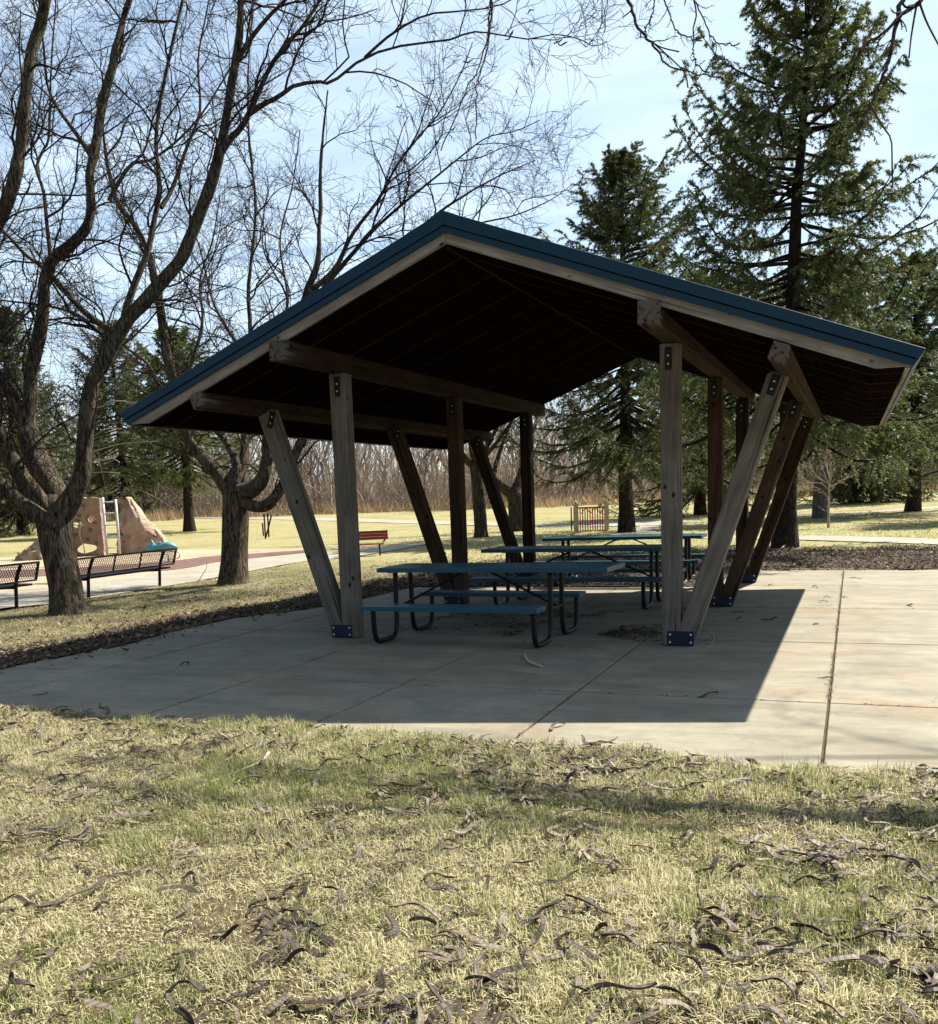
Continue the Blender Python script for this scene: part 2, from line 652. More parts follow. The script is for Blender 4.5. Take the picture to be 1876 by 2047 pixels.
ribbon('mulch_bed', [(-260, 1205), (0, 1186), (165, 1171), (344, 1146), (497, 1122), (620, 1108)], [(-260, 1130), (0, 1117), (165, 1109), (344, 1101), (497, 1099), (620, 1098)], MT['mulch'], .026, 60,
       'tan wood chip bed under the climbing rocks')
ribbon('rubber_surface', [(-200, 1166), (165, 1151), (344, 1142), (434, 1126), (497, 1119), (640, 1104)], [(-200, 1150), (165, 1136), (344, 1123), (434, 1112), (497, 1109), (640, 1099)], MT['rubber'], .031, 60,
       'dark red rubber surface beside the walkway')
ribbon('walkway', [(-260, 1250), (0, 1221), (98, 1211), (182, 1199), (322, 1177), (436, 1157), (600, 1126), (721, 1113), (842, 1092), (884, 1084)],
       [(-260, 1205), (0, 1187), (98, 1179), (182, 1169), (322, 1149), (436, 1132), (600, 1109), (721, 1101), (842, 1087), (884, 1081)], MT['walk'], .036, 90,
       'pale concrete walkway curving behind the black benches')
ribbon('far_path', [(120, 1036), (380, 1037), (635, 1042), (894, 1050), (1064, 1054), (1190, 1054), (1330, 1052)], [(120, 1031), (380, 1032), (635, 1036), (894, 1043), (1064, 1047), (1190, 1046), (1330, 1042)], MT['walk'], .04, 60,
       'pale path crossing the far lawn')
ribbon('lawn_path', [(1215, 1073), (1330, 1077), (1450, 1079), (1614, 1082), (1760, 1087), (1876, 1091), (2050, 1098)], [(1240, 1060), (1330, 1068), (1450, 1071), (1614, 1073), (1760, 1076), (1876, 1080), (2050, 1085)], MT['walk'], .036, 60,
       'pale path along the leaf litter behind the slab')
ribbon('branch_path', [(1215, 1073), (1262, 1060), (1300, 1049), (1400, 1044), (1580, 1035), (1740, 1026), (1876, 1017), (2000, 1009)], [(1310, 1073), (1315, 1060), (1330, 1045), (1420, 1039), (1580, 1031), (1740, 1022), (1876, 1013), (2000, 1005)], MT['walk'], .033, 60,
       'pale path branching off to the right far lawn')


def patch(name, mask, x0, x1, y0, y1, step, z, mat, label):
    gx, gy = np.arange(x0, x1, step), np.arange(y0, y1, step)
    X, Y = np.meshgrid(gx, gy)
    Z = terrain(X, Y) + z + (noise2(X, Y, 3, 31) - .5) * .02
    n_y, n_x = X.shape
    i = np.arange(n_y - 1)[:, None] * n_x
    j = np.arange(n_x - 1)[None, :]
    Q = np.stack([i + j, i + j + 1, i + n_x + j + 1, i + n_x + j], -1).reshape(-1, 4)
    cx, cy = X.ravel()[Q].mean(1), Y.ravel()[Q].mean(1)
    Q = Q[mask(cx, cy)]
    o = link(name, fast_mesh(name, np.stack([X.ravel(), Y.ravel(), Z.ravel()], 1), Q, smooth=True), mat)
    return tag(o, label, kind='structure')


def litter_amount(x, y):
    """How much leaf and pod litter lies at a spot behind and beside the slab (0..1)."""
    x, y = np.asarray(x, float), np.asarray(y, float)
    n = noise2(x, y, .9, 41, 3) - .5
    back = np.clip((y - np.where(x > 3.5, 9.05, 5.9) + n * .5) * 3, 0, 1) * np.clip((16.2 - y + 3 * n) / 3.0, 0, 1) * np.clip((x + 2.8 + 2 * n) / 1.5, 0, 1) * np.clip((12 - x) / 2, 0, 1)
    xl = np.interp(y, LEFT[:, 0], LEFT[:, 1])
    side = np.clip((xl + .10 - x + .3 * n) * 5, 0, 1) * np.clip((x - xl + 1.25 + 1.2 * n) / .5, 0, 1) * np.clip((y + 6) / 2, 0, 1) * np.clip((10 - y) / 3, 0, 1)
    return np.maximum(back, side)


patch('litter_soil', lambda x, y: litter_amount(x, y) > .35, -5, 12.4, -5, 17.5, .09, .020, MT['soil'], 'dark bare soil under the fallen pods round the slab')


# ------------------------------------------------------------------ picnic shelter
SX, YF, YB = 1.965, -1.149, 7.663
shelter = empty('picnic_shelter', (SX, 3.3, 0), 0, 'open timber picnic shelter with blue metal gable roof on paired posts', 'shelter')
OFF = Vector((SX, 3.3, 0))


def loc(x, y, z):
    return Vector((x, y, z)) - OFF


SF = {-1: .962, 1: 1.0}   # the left slope is built a little shorter


def prism(name, pts, y0, y1, mat, parent, side=1, along=None, bevel=0.0):
    """A section (s, z), s metres out from the ridge, extruded from y0 to y1; side -1 mirrors it to the left slope."""
    pts = [(SX + side * SF[side] * s, z) for s, z in pts]
    if along is None:
        x = Vector((0, 1, 0))
    else:
        x = Vector((side * along[0], 0, along[1])).normalized()
    org = Vector((pts[0][0], y0, pts[0][1]))
    up = Vector((0, 0, 1)) if abs(x.z) < .9 else Vector((0, 1, 0))
    z = (up - x * up.dot(x)).normalized()
    y = z.cross(x)
    R3 = Matrix((x, y, z))
    n = len(pts)
    V = [R3 @ (Vector((p[0], yy, p[1])) - org) for yy in (y0, y1) for p in pts]
    tris = [list(t) for t in tessellate_polygon([[Vector((p[0], p[1], 0)) for p in pts]])]
    bm = bmesh.new()
    vs = [bm.verts.new(v) for v in V]
    bm.faces.new(vs[:n])
    bm.faces.new(vs[n:][::-1])
    for k in range(n):
        bm.faces.new((vs[k], vs[n + k], vs[n + (k + 1) % n], vs[(k + 1) % n]))
    bmesh.ops.recalc_face_normals(bm, faces=bm.faces[:])
    if bevel:
        bmesh.ops.bevel(bm, geom=bm.edges[:], offset=bevel, segments=1, affect='EDGES')
    me = bpy.data.meshes.new(name)
    bm.to_mesh(me)
    bm.free()
    o = link(name, me, mat, parent)
    q = org - (OFF if parent is shelter else Vector((0, 0, 0)))
    o.matrix_local = Matrix(((x.x, y.x, z.x, q.x), (x.y, y.y, z.y, q.y), (x.z, y.z, z.z, q.z), (0, 0, 0, 1)))
    return o


PX = {-1: .095, 1: 3.835}
PY = [.095, 3.49, 6.84]
W = .19


def plate(name, x, y, z0, z1, w, bolts, parent, mat, yfront, skew=0.0):
    """Steel plate on a front face with its bolt heads as a sub-part; coordinates are world ones."""
    P = MLOC[parent.name].inverted()

    def put(o):
        o.matrix_local = P @ Matrix.Translation(loc(x, yfront, z0))
        return o
    ro = Matrix.Rotation(skew, 3, 'Y')
    p = put(MB().box((-w / 2, -.009, 0), (w / 2, 0.0, z1 - z0), ro).build(name, mat, parent, False, .002))
    for bx, bz in bolts:
        c = ro @ Vector((bx, -.014, bz))
        MB().blob(c, (.012, .008, .012), 1, 0, (8, 6)).build('bolt', MT['bolt'], p, True)
    return p


for side in (-1, 1):
    for k, py in enumerate(PY):
        x = PX[side]
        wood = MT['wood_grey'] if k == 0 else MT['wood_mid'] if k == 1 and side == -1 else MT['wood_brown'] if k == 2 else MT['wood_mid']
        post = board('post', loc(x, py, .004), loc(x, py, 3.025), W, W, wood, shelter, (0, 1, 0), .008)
        yf = py - W / 2
        # brace springs from the post foot and leans out to the eave beam
        bx0, bx1 = x + side * (.095 + .035), x + side * (.095 + .035 + (.90 if side == 1 else .86))
        bz1 = 2.66
        d = Vector((bx1 - bx0, 0, bz1)).normalized()
        br = board('brace', loc(bx0 - d.x * .0, py, .03), loc(bx1, py, bz1), W - .006, W, wood, shelter, (side * d.z, 0, -side * d.x), .008)
        # note: width runs along y for the brace
        plate('base_plate', x + side * .095, py, .006, .155, .27, [(-.105, .035), (.105, .035), (-.105, .115), (.105, .115)], post, MT['navy_plate'], yf)
        plate('top_plate', x - .01 * side, py, 2.765, 2.985, .068, [(0, .06), (0, .14)], post, MT['black_metal'], yf)
        tp = Vector((bx0, 0, .03)) + d * 2.56
        plate('top_plate', tp.x, py, tp.z, tp.z + .20, .075, [(0, .06), (0, .135)], br, MT['black_metal'], yf + .003, side * math.atan2(d.x, d.z))

# roof beams run front to back, ends just proud of the rake boards
for side in (-1, 1):
    x = .095 if side == -1 else 3.865
    board('roof_beam', loc(x, -1.20, 3.13), loc(x, 7.72, 3.13), .19, .205, MT['beam_brown'] if side == -1 else MT['beam_mid'], shelter, (0, 0, 1), .008)
    ang = math.atan(.385)
    bx, bz = SX + side * (2.985 if side == 1 else 2.90), 2.70
    board('eave_beam', loc(bx, -1.20, bz), loc(bx, 7.72, bz), .145, .15, MT['beam_mid'], shelter, (side * math.sin(ang), 0, math.cos(ang)), .008)

SL = .385
for side in (-1, 1):
    # soffit boarding: slopes down from the ridge, then turns level at the eave
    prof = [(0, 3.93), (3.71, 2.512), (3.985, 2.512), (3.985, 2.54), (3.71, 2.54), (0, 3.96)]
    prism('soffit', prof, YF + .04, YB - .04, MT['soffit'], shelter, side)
    m = MB()
    nb = 10
    for q in range(nb):
        y = YF + .45 + q * .86
        for (s0, z0), (s1, z1) in (((.03, 3.917), (3.705, 2.512)), ((3.705, 2.511), (3.95, 2.511))):
            s0, s1 = s0 * SF[side], s1 * SF[side]
            m.box((0, -.009, -.006), (math.hypot(s1 - s0, z1 - z0), .009, 0),
                  Matrix(((side * (s1 - s0) / math.hypot(s1 - s0, z1 - z0), 0, (z0 - z1) / math.hypot(s1 - s0, z1 - z0) * side), (0, 1, 0), ((z1 - z0) / math.hypot(s1 - s0, z1 - z0), 0, (s1 - s0) / math.hypot(s1 - s0, z1 - z0)))),
                  loc(SX + side * s0, y, z0 - .001))
    m.build('soffit_batten', MT['batten'], shelter)
    # metal roof sheet with standing seams
    rp = prism('roof_panel', [(0, 4.208), (4.06, 2.640), (4.06, 2.615), (0, 4.183)], YF - .02, YB + .02, MT['blue_metal'], shelter, side)
    m = MB()
    for y in np.arange(YF + .3, YB, .41):
        L = math.hypot(4.05 * SF[side], 1.565)
        dx, dz = 4.05 * SF[side] / L, -1.565 / L
        m.box((0, -.012, 0), (L, .012, .035), Matrix(((side * dx, 0, -side * dz), (0, 1, 0), (dz, 0, dx))), loc(SX, y, 4.209))
    sm = m.build('roof_seam', MT['blue_metal'], shelter)
    for front in (True, False):
        y0, y1 = (YF, YF + .038) if front else (YB - .038, YB)
        prism('rake_board', [(.002, 4.06), (3.99, 2.524), (3.985, 2.510), (3.73, 2.510), (.002, 3.946)], y0, y1, MT['rake_wood'], shelter, side, (1, -SL), .003)
        t0, t1 = (YF - .036, YF - .001) if front else (YB + .001, YB + .036)
        l0, l1 = (YF - .024, YF - .001) if front else (YB + .001, YB + .024)
        e0, e1 = (t0 - .002, t1) if front else (t0, t1 + .002)
        prism('rake_trim', [(.001, 4.226), (.40, 4.0715), (.40, 3.952), (.001, 4.106)], e0, e1, MT['blue_metal'], shelter, side, (1, -SL), .002)
        prism('rake_trim', [(.38, 4.0765), (4.10, 2.632), (4.05, 2.557), (.38, 3.962)], t0, t1, MT['blue_metal'], shelter, side, (1, -SL), .003)
        prism('rake_trim', [(.001, 4.100), (4.046, 2.549), (4.008, 2.505), (.001, 4.040)], l0, l1, MT['blue_metal'], shelter, side, (1, -SL), .002)
    prism('eave_trim', [(4.06, 2.648), (4.10, 2.632), (4.05, 2.557), (4.012, 2.505), (3.995, 2.52), (4.035, 2.565)], YF + .002, YB - .002, MT['blue_metal'], shelter, side)
    prism('eave_board', [(3.955, 2.585), (3.993, 2.585), (3.993, 2.498), (3.955, 2.498)], YF + .04, YB - .04, MT['rake_wood'], shelter, side)
prism('ridge_cap', [(-.16, 4.166), (0, 4.232), (.16, 4.166), (.16, 4.155), (0, 4.212), (-.16, 4.155)], YF - .03, YB + .03, MT['blue_metal'], shelter, 1)
prism('ridge_batten', [(-.012, 3.921), (.012, 3.921), (.012, 3.908), (-.012, 3.908)], YF + .04, YB - .04, MT['batten'], shelter, 1)


# ------------------------------------------------------------------ picnic tables
def slat_sheet(x0, x1, y0, y1, z, h, rim=.028, pitch=.027, wide=.011):
    """A framed sheet of bars: rim all round, bars across and a few along."""
    m = MB()
    m.box((x0, y0, z - h), (x1, y0 + rim, z))
    m.box((x0, y1 - rim, z - h), (x1, y1, z))
    m.box((x0, y0 + rim, z - h), (x0 + rim, y1 - rim, z))
    m.box((x1 - rim, y0 + rim, z - h), (x1, y1 - rim, z))
    for x in np.arange(x0 + rim + pitch, x1 - rim - wide, pitch):
        m.box((x - wide / 2, y0 + rim, z - .009), (x + wide / 2, y1 - rim, z - .002))
    for y in np.arange(y0 + rim + .06, y1 - rim - .03, .062):
        m.box((x0 + rim, y - .005, z - .010), (x1 - rim, y + .005, z - .003))
    return m


def picnic_table(cx, cy, rz, xt, xb, xl, top, label, mat, h=.82, hb=.445):
    t = empty('picnic_table', (cx, cy, 0), rz, label, 'picnic table', 'picnic tables under the shelter')
    slat_sheet(xt[0], xt[1], -.375, .375, h, .05).build('tabletop', mat, t)
    for s in (-1, 1):
        y0, y1 = sorted((s * .60, s * .885))
        slat_sheet(xb[0], xb[1], y0, y1, hb, .05).build('bench_seat', mat, t)
    for x in xl:
        for s in (-1, 1):
            P = smooth_path([(x, s * .19, h - .05), (x, s * .20, .5), (x, s * .21, .17), (x, s * .27, .05), (x, s * .40, .03), (x, s * .60, .03), (x, s * .70, .055), (x, s * .745, .16), (x, s * .76, hb - .05)], 34)
            m = MB().tube(P, .029, 10)
            m.box((x - .02, min(s * .64, s * .86), hb - .052), (x + .02, max(s * .64, s * .86), hb - .046))
            m.build('leg', MT['black_metal'], t, True)
        MB().box((x - .03, -.33, h - .058), (x + .03, .33, h - .0505)).build('top_bracket', MT['black_metal'], t)
        MB().tube([(x, -.2, .36), (x, .2, .36)], .017, 8).build('stretcher', MT['black_metal'], t)
    mid = (xl[0] + xl[1]) / 2
    for x, d in ((xl[0], -1), (xl[1], 1)):
        MB().tube([(x, 0, .36), (x, 0, .37), (mid + d * .13, 0, h - .055)], .014, 8).build('diagonal_brace', MT['black_metal'], t)
    return t


picnic_table(1.60, .29, rad(-1.5), (-1.07, 1.62), (-1.02, 1.02), (-.93, .94), None, 'nearest blue mesh picnic table with top overhanging its right end', MT['table_blue'])
picnic_table(1.95, 3.62, rad(-.5), (-1.42, 1.32), (-1.42, 1.32), (-1.08, 1.03), None, 'middle blue picnic table behind the nearest one', MT['table_blue'])
picnic_table(1.85, 6.72, rad(1.0), (-1.36, 1.38), (-1.36, 1.38), (-1.03, 1.10), None, 'rearmost teal picnic table standing in fallen leaves', MT['table_teal'])


# ------------------------------------------------------------------ trees
def unit(v):
    return v / (np.linalg.norm(v, axis=-1, keepdims=True) + 1e-12)


def spawn(P, R, m, length, ang, k, rr, g, t0=.2, t1=.97, up=.1, zig=.25, rmin=.0025, taper=.25, tlen=.55):
    """m children for each of the n parent paths; length (lo, hi) m; ang (lo, hi) rad."""
    n, kp, _ = P.shape
    t = t0 + (t1 - t0) * (np.arange(m)[None, :] + g.random((n, m))) / m
    f = t * (kp - 1)
    i = np.minimum(f.astype(int), kp - 2)
    w = (f - i)[..., None]
    rows = np.arange(n)[:, None]
    p0 = P[rows, i] * (1 - w) + P[rows, i + 1] * w
    T = unit(P[rows, i + 1] - P[rows, i])
    rp = R[rows, i] * (1 - w[..., 0]) + R[rows, i + 1] * w[..., 0]
    pr = g.normal(size=(n, m, 3))
    pr = unit(pr - T * (pr * T).sum(-1, keepdims=True))
    a = g.uniform(*ang, (n, m))[..., None]
    d = unit(np.cos(a) * T + np.sin(a) * pr + np.array([0, 0, up]))
    L = g.uniform(*length, (n, m)) * (1 - tlen * t)
    N = n * m
    d, L, p = d.reshape(N, 3), L.reshape(N), p0.reshape(N, 3)
    r0 = np.maximum(rp.reshape(N) * rr * g.uniform(.75, 1.1, N), rmin)
    out = np.empty((N, k, 3))
    out[:, 0] = p
    for s in range(1, k):
        d = unit(d + g.normal(size=(N, 3)) * zig + np.array([0, 0, up * .35]))
        p = p + d * (L / (k - 1))[:, None]
        out[:, s] = p
    r = r0[:, None] * np.linspace(1, taper, k)[None]
    return out, np.maximum(r, rmin * .6)


class Batch:
    def __init__(self):
        self.V, self.Q, self.n = [], [], 0

    def add(self, P, R, sides):
        V, Q = tubes(P, R, sides)
        self.Q.append(Q + self.n)
        self.V.append(V)
        self.n += len(V)

    def get(self):
        return np.concatenate(self.V), np.concatenate(self.Q)


def limb(pts, n=None, dist=None):
    """pts rows (u, v, dist, radius) -> resampled world path and radii."""
    W_ = np.array([list(at(u, v, d)) + [r] for u, v, d, r in pts])
    n = n or max(8, len(pts) * 5)
    S = smooth_path(W_, n)
    return S[:, :3], np.maximum(S[:, 3], .006)


def wobble(V, amp, sc, seed):
    a = noise2(V[:, 0] + V[:, 1] * .7, V[:, 2] * .45, sc, seed, 3) - .5
    b = noise2(V[:, 1] - V[:, 0] * .6, V[:, 2] * .45, sc, seed + 9, 3) - .5
    V = V.copy()
    V[:, 0] += a * amp
    V[:, 1] += b * amp
    return V


def bare_tree(name, base, limbs, label, seed, bark, sprigs=(), lv=(7, 8, 6), lens=((1.3, 2.8), (.5, 1.35), (.22, .65)), group=None, twig_r=.0034, thick=.017, upb=.10, shoots=None, mat_twig='twig', cat='tree'):
    """limbs: (path, radii, sprouting?) in world space."""
    g = np.random.default_rng(seed)
    root = empty(name, base, 0, label, cat, group)
    B = np.array(base)
    tr = Batch()
    src = []
    for P, R, grow in limbs:
        R = R * (.87 if grow else 1.0)
        big = R.max() > .08
        n = max(10, int(np.linalg.norm(np.diff(P, axis=0), axis=1).sum() / (.09 if big else .2)))
        S = smooth_path(np.hstack([P, R[:, None]]), n)
        V, Q = tubes(S[None, :, :3], np.maximum(S[None, :, 3], .005), 18 if big else 8)
        if big:
            V = wobble(V, .055, 5.0, seed)
        tr.Q.append(Q + tr.n)
        tr.V.append(V)
        tr.n += len(V)
        if grow:
            src.append((P, R, grow))
    V, Q = tr.get()
    link('trunk', fast_mesh('trunk', V - B, Q, smooth=True), MT[bark], root)
    cr = Batch()
    for P, R, grow in src:
        L = np.linalg.norm(np.diff(P, axis=0), axis=1).sum()
        m1 = max(3, int(L * lv[0] / 4.0 * grow))
        P1, R1 = spawn(P[None], np.minimum(R, thick * 1.6)[None], m1, lens[0], (.5, 1.05), 10, .75, g, .12, .98, upb, .22, .005, .3, .35)
        P2, R2 = spawn(P1, R1, lv[1], lens[1], (.5, 1.1), 8, .60, g, .1, .97, upb * .8, .24, .0045, .4)
        P3, R3 = spawn(P2, R2, lv[2], lens[2], (.5, 1.2), 4, .7, g, .12, .98, upb * .6, .22, twig_r, .55)
        cr.add(P1, R1, 5)
        cr.add(P2, R2, 4)
        cr.add(P3, R3, 3)
    for P, R in sprigs:
        P1, R1 = spawn(P[None], R[None], 9, (.08, .34), (.5, 1.1), 6, .6, g, .15, .98, -.05, .28, .0016, .5)
        P2, R2 = spawn(P1, R1, 3, (.04, .13), (.5, 1.2), 4, .8, g, .2, .95, 0, .3, .0013, .7)
        cr.add(P1, R1, 4)
        cr.add(P2, R2, 3)
    if cr.V:
        V, Q = cr.get()
        link('crown', fast_mesh('crown', V - B, Q, smooth=True), MT[mat_twig], root)
    for pts in shoots or []:
        P, R = limb(pts, 16)
        V, Q = tubes(P[None], R[None], 5)
        link('side_shoot', fast_mesh('side_shoot', V - B, Q, smooth=True), MT['twig_pale'], root)
    return root


def D(pts, d0, d1, r0, r1):
    n = len(pts)
    return [(u, v, d0 + (d1 - d0) * k / (n - 1), r0 * (r1 / r0) ** (k / (n - 1))) for k, (u, v) in enumerate(pts)]


def lm(pts, d0, d1, r0, r1, grow=1.0, n=None):
    P, R = limb(D(pts, d0, d1, r0, r1), n)
    return P, R, grow


# nearest locust, left of the shelter
g1 = gnd(137, 1230)
T1 = []
P, R = limb([(139, 1238, 14.75, .34), (137, 1226, 14.75, .285), (133, 1195, 14.75, .25), (125, 1140, 14.75, .245), (114, 1085, 14.75, .25), (110, 1045, 14.75, .27), (112, 1012, 14.75, .24), (113, 990, 14.75, .15)])
T1.append((P, R, 0))
P, R = limb([(112, 1040, 14.75, .2), (130, 1018, 14.7, .2), (150, 985, 14.65, .165), (165, 947, 14.6, .142), (172, 880, 14.6, .137), (173, 830, 14.55, .135), (184, 770, 14.55, .132), (208, 720, 14.5, .13), (235, 668, 14.5, .125), (258, 633, 14.45, .12), (295, 597, 14.4, .115), (330, 556, 14.35, .11), (365, 514, 14.3, .105), (389, 451, 14.25, .10), (417, 382, 14.2, .098), (437, 312, 14.1, .09), (451, 243, 14.0, .075), (465, 156, 13.9, .068), (479, 69, 13.8, .06), (483, 0, 13.7, .055), (490, -130, 13.6, .04), (494, -300, 13.5, .02)])
T1.append((P, R, 1.0))
T1.append(lm([(437, 312), (462, 275), (486, 250), (514, 191), (541, 132), (569, 94), (608, 49), (640, 0), (690, -70), (730, -150)], 14.1, 13.2, .065, .018))
T1.append(lm([(500, 226), (530, 206), (556, 194), (590, 170), (640, 163), (665, 163), (729, 115), (808, 90), (895, 80), (941, 64), (982, 66), (1058, 78), (1103, 68), (1155, 76), (1187, 92), (1215, 82)], 13.9, 12.6, .05, .006, .8))
T1.append(lm([(729, 115), (780, 70), (850, 30), (920, 22), (1000, 10), (1070, -30)], 13.3, 12.6, .025, .008, .8))
T1.append(lm([(465, 139), (497, 83), (535, 35), (570, 0), (620, -60)], 13.9, 13.4, .05, .02))
T1.append(lm([(250, 640), (252, 620), (271, 563), (295, 504), (306, 451), (319, 375), (312, 288), (320, 208), (347, 76), (365, 0), (375, -100), (380, -220)], 14.5, 15.2, .075, .02))
P, R = limb([(112, 1030, 14.8, .2), (110, 990, 14.8, .22), (92, 955, 14.85, .215), (72, 915, 14.9, .205), (56, 870, 14.9, .19), (54, 835, 14.9, .155), (61, 790, 14.9, .125), (63, 740, 14.95, .118), (78, 680, 15, .112), (89, 600, 15, .105), (89, 560, 15, .1), (103, 521, 15.05, .1), (139, 493, 15.05, .098), (170, 462, 15.1, .092), (181, 417, 15.1, .085), (181, 347, 15.1, .085), (191, 295, 15.15, .085), (205, 208, 15.2, .08), (226, 122, 15.2, .072), (243, 52, 15.3, .06), (259, 0, 15.3, .055), (285, -120, 15.4, .04), (300, -300, 15.5, .02)])
T1.append((P, R, 1.0))
T1.append(lm([(54, 860), (40, 822), (24, 792), (6, 762), (-15, 732), (-45, 690), (-80, 610), (-95, 500), (-90, 380)], 14.9, 14.6, .135, .05))
T1.append(lm([(101, 514), (94, 450), (87, 382), (73, 337), (86, 300), (97, 278), (101, 194), (101, 167), (105, 90), (112, 0), (118, -120)], 15, 15.6, .038, .012))
P, R = limb([(112, 1035, 14.65, .19), (85, 1008, 14.6, .17), (60, 975, 14.5, .15), (35, 942, 14.4, .14), (12, 900, 14.3, .13), (-6, 858, 14.2, .12), (-35, 780, 14, .112), (-55, 660, 13.8, .108), (-45, 550, 13.7, .104), (-22, 485, 13.6, .1), (0, 440, 13.6, .1), (21, 382, 13.5, .1), (38, 312, 13.5, .092), (49, 208, 13.4, .088), (62, 104, 13.4, .082), (80, 52, 13.4, .08), (94, 0, 13.3, .074), (112, -110, 13.3, .055), (125, -280, 13.2, .02)])
T1.append((P, R, 1.0))
T1.append(lm([(108, 1050), (75, 1028), (40, 1004), (5, 972), (-30, 940), (-100, 880), (-180, 800), (-230, 680)], 14.6, 13.6, .17, .06, .4))
T1.append(lm([(240, 668), (222, 660), (190, 640), (156, 611), (115, 562), (80, 530), (50, 508), (15, 470), (-30, 425)], 14.6, 16.4, .085, .025))
T1.append(lm([(232, 680), (205, 668), (150, 628), (104, 613), (55, 606), (0, 600)], 14.7, 16.2, .05, .015))
T1.append(lm([(187, 320), (165, 285), (140, 250), (115, 215), (95, 170), (88, 100), (80, 20), (72, -60)], 15.1, 16, .05, .015))
T1.append(lm([(218, 400), (260, 330), (300, 320), (350, 285), (400, 232), (440, 170), (470, 120)], 15.0, 15.6, .04, .012))
T1.append(lm([(322, 415), (345, 375), (375, 290), (400, 220), (396, 120), (412, 30), (430, -60)], 14.9, 15.7, .045, .012))
near_locust = bare_tree('locust_tree', g1, T1, 'nearest bare locust at far left, forking low beside the black bench', 11, 'bark_near', lv=(9, 8, 6),
          shoots=[[(186, 816, 14.5, .012), (205, 813, 14.3, .011), (220, 803, 14.2, .011), (248, 802, 14.1, .009), (276, 806, 14, .005)],
                  [(186, 903, 14.5, .009), (220, 893, 14.3, .008), (255, 886, 14.1, .007), (318, 882, 13.9, .004)],
                  [(184, 923, 14.5, .008), (205, 919, 14.3, .007), (226, 917, 14.2, .006), (240, 925, 14.1, .003)],
                  [(184, 945, 14.5, .006), (212, 944, 14.3, .005), (242, 946, 14.2, .003)],
                  [(188, 872, 14.5, .007), (212, 858, 14.3, .006), (246, 857, 14.2, .004)]])

# second locust behind the left posts
g2 = gnd(467, 1169)
T2 = []
P, R = limb([(465, 1176, 19.26, .37), (466, 1164, 19.26, .31), (469, 1120, 19.26, .275), (471, 1060, 19.26, .265), (472, 1010, 19.26, .27), (474, 975, 19.26, .27), (478, 940, 19.26, .17)])
T2.append((P, R, 0))
P, R = limb([(470, 1005, 19.25, .2), (452, 972, 19.2, .17), (433, 945, 19.15, .145), (408, 918, 19.1, .13), (386, 895, 19.05, .122), (371, 868, 19, .118), (362, 840, 19, .115), (352, 790, 18.95, .112), (345, 755, 18.9, .11), (333, 704, 18.85, .105), (323, 628, 18.8, .095), (309, 555, 18.7, .085), (295, 500, 18.7, .072), (268, 450, 18.6, .06), (240, 410, 18.5, .05), (218, 350, 18.4, .04), (206, 270, 18.3, .025), (200, 190, 18.2, .012)])
T2.append((P, R, 1.0))
T2.append(lm([(478, 950), (468, 912), (447, 878), (428, 858), (395, 828), (350, 795), (323, 774), (295, 728), (253, 694), (215, 660), (175, 640), (130, 615)], 19.3, 20.4, .11, .02))
T2.append(lm([(478, 960), (486, 925), (488, 895), (488, 866), (492, 800), (497, 720), (500, 660), (496, 573), (507, 486), (512, 400), (500, 300), (495, 200), (500, 90), (510, -40)], 19.4, 20.6, .13, .018))
P, R = limb([(474, 985, 19.15, .22), (505, 978, 19.0, .19), (526, 955, 18.9, .155), (534, 915, 18.9, .13), (532, 885, 18.85, .12), (541, 840, 18.8, .115), (560, 780, 18.7, .11), (585, 700, 18.6, .1), (602, 640, 18.6, .09), (612, 590, 18.5, .08), (635, 520, 18.4, .06), (640, 417, 18.4, .045), (645, 278, 18.3, .03), (655, 180, 18.2, .015)])
T2.append((P, R, 1.0))
P, R = limb([(480, 1000, 19.1, .15), (508, 1011, 19, .125), (540, 1003, 18.9, .112), (565, 970, 18.85, .11), (584, 925, 18.8, .11), (603, 880, 18.8, .108), (622, 850, 18.8, .1), (652, 790, 18.8, .092), (690, 700, 18.8, .08), (760, 600, 18.9, .065), (800, 520, 19, .05), (860, 440, 19, .036), (930, 390, 19.1, .025), (1000, 350, 19.1, .016), (1070, 320, 19.2, .008)])
T2.append((P, R, 1.0))
T2.append(lm([(500, 1012), (522, 1019), (538, 1017), (551, 1009)], 19.05, 18.8, .10, .02, 0))
T2.append(lm([(612, 590), (669, 538), (704, 469), (756, 400), (794, 330), (840, 270), (878, 226), (920, 150), (945, 85)], 18.5, 18.0, .07, .01))
T2.append(lm([(602, 640), (660, 560), (720, 490), (756, 451), (820, 395), (871, 354), (925, 310), (975, 274), (1030, 262), (1080, 240)], 18.6, 18.2, .07, .009))
T2.append(lm([(760, 600), (850, 520), (935, 455), (1030, 430), (1100, 400), (1140, 372)], 18.9, 20, .05, .008))
T2.append(lm([(560, 780), (555, 690), (575, 600), (560, 480), (585, 370), (600, 260)], 18.7, 19.6, .06, .012))
T2.append(lm([(352, 790), (385, 720), (405, 640), (400, 560), (425, 480), (440, 390)], 18.9, 19.8, .06, .014))
T2.append(lm([(497, 720), (450, 650), (425, 600), (410, 540), (390, 470), (340, 420)], 19.6, 20.6, .05, .012))
second_locust = bare_tree('locust_tree', g2, T2, 'second bare locust, thick trunk behind the left bracing posts', 23, 'bark_near', lv=(9, 8, 6), twig_r=.004)


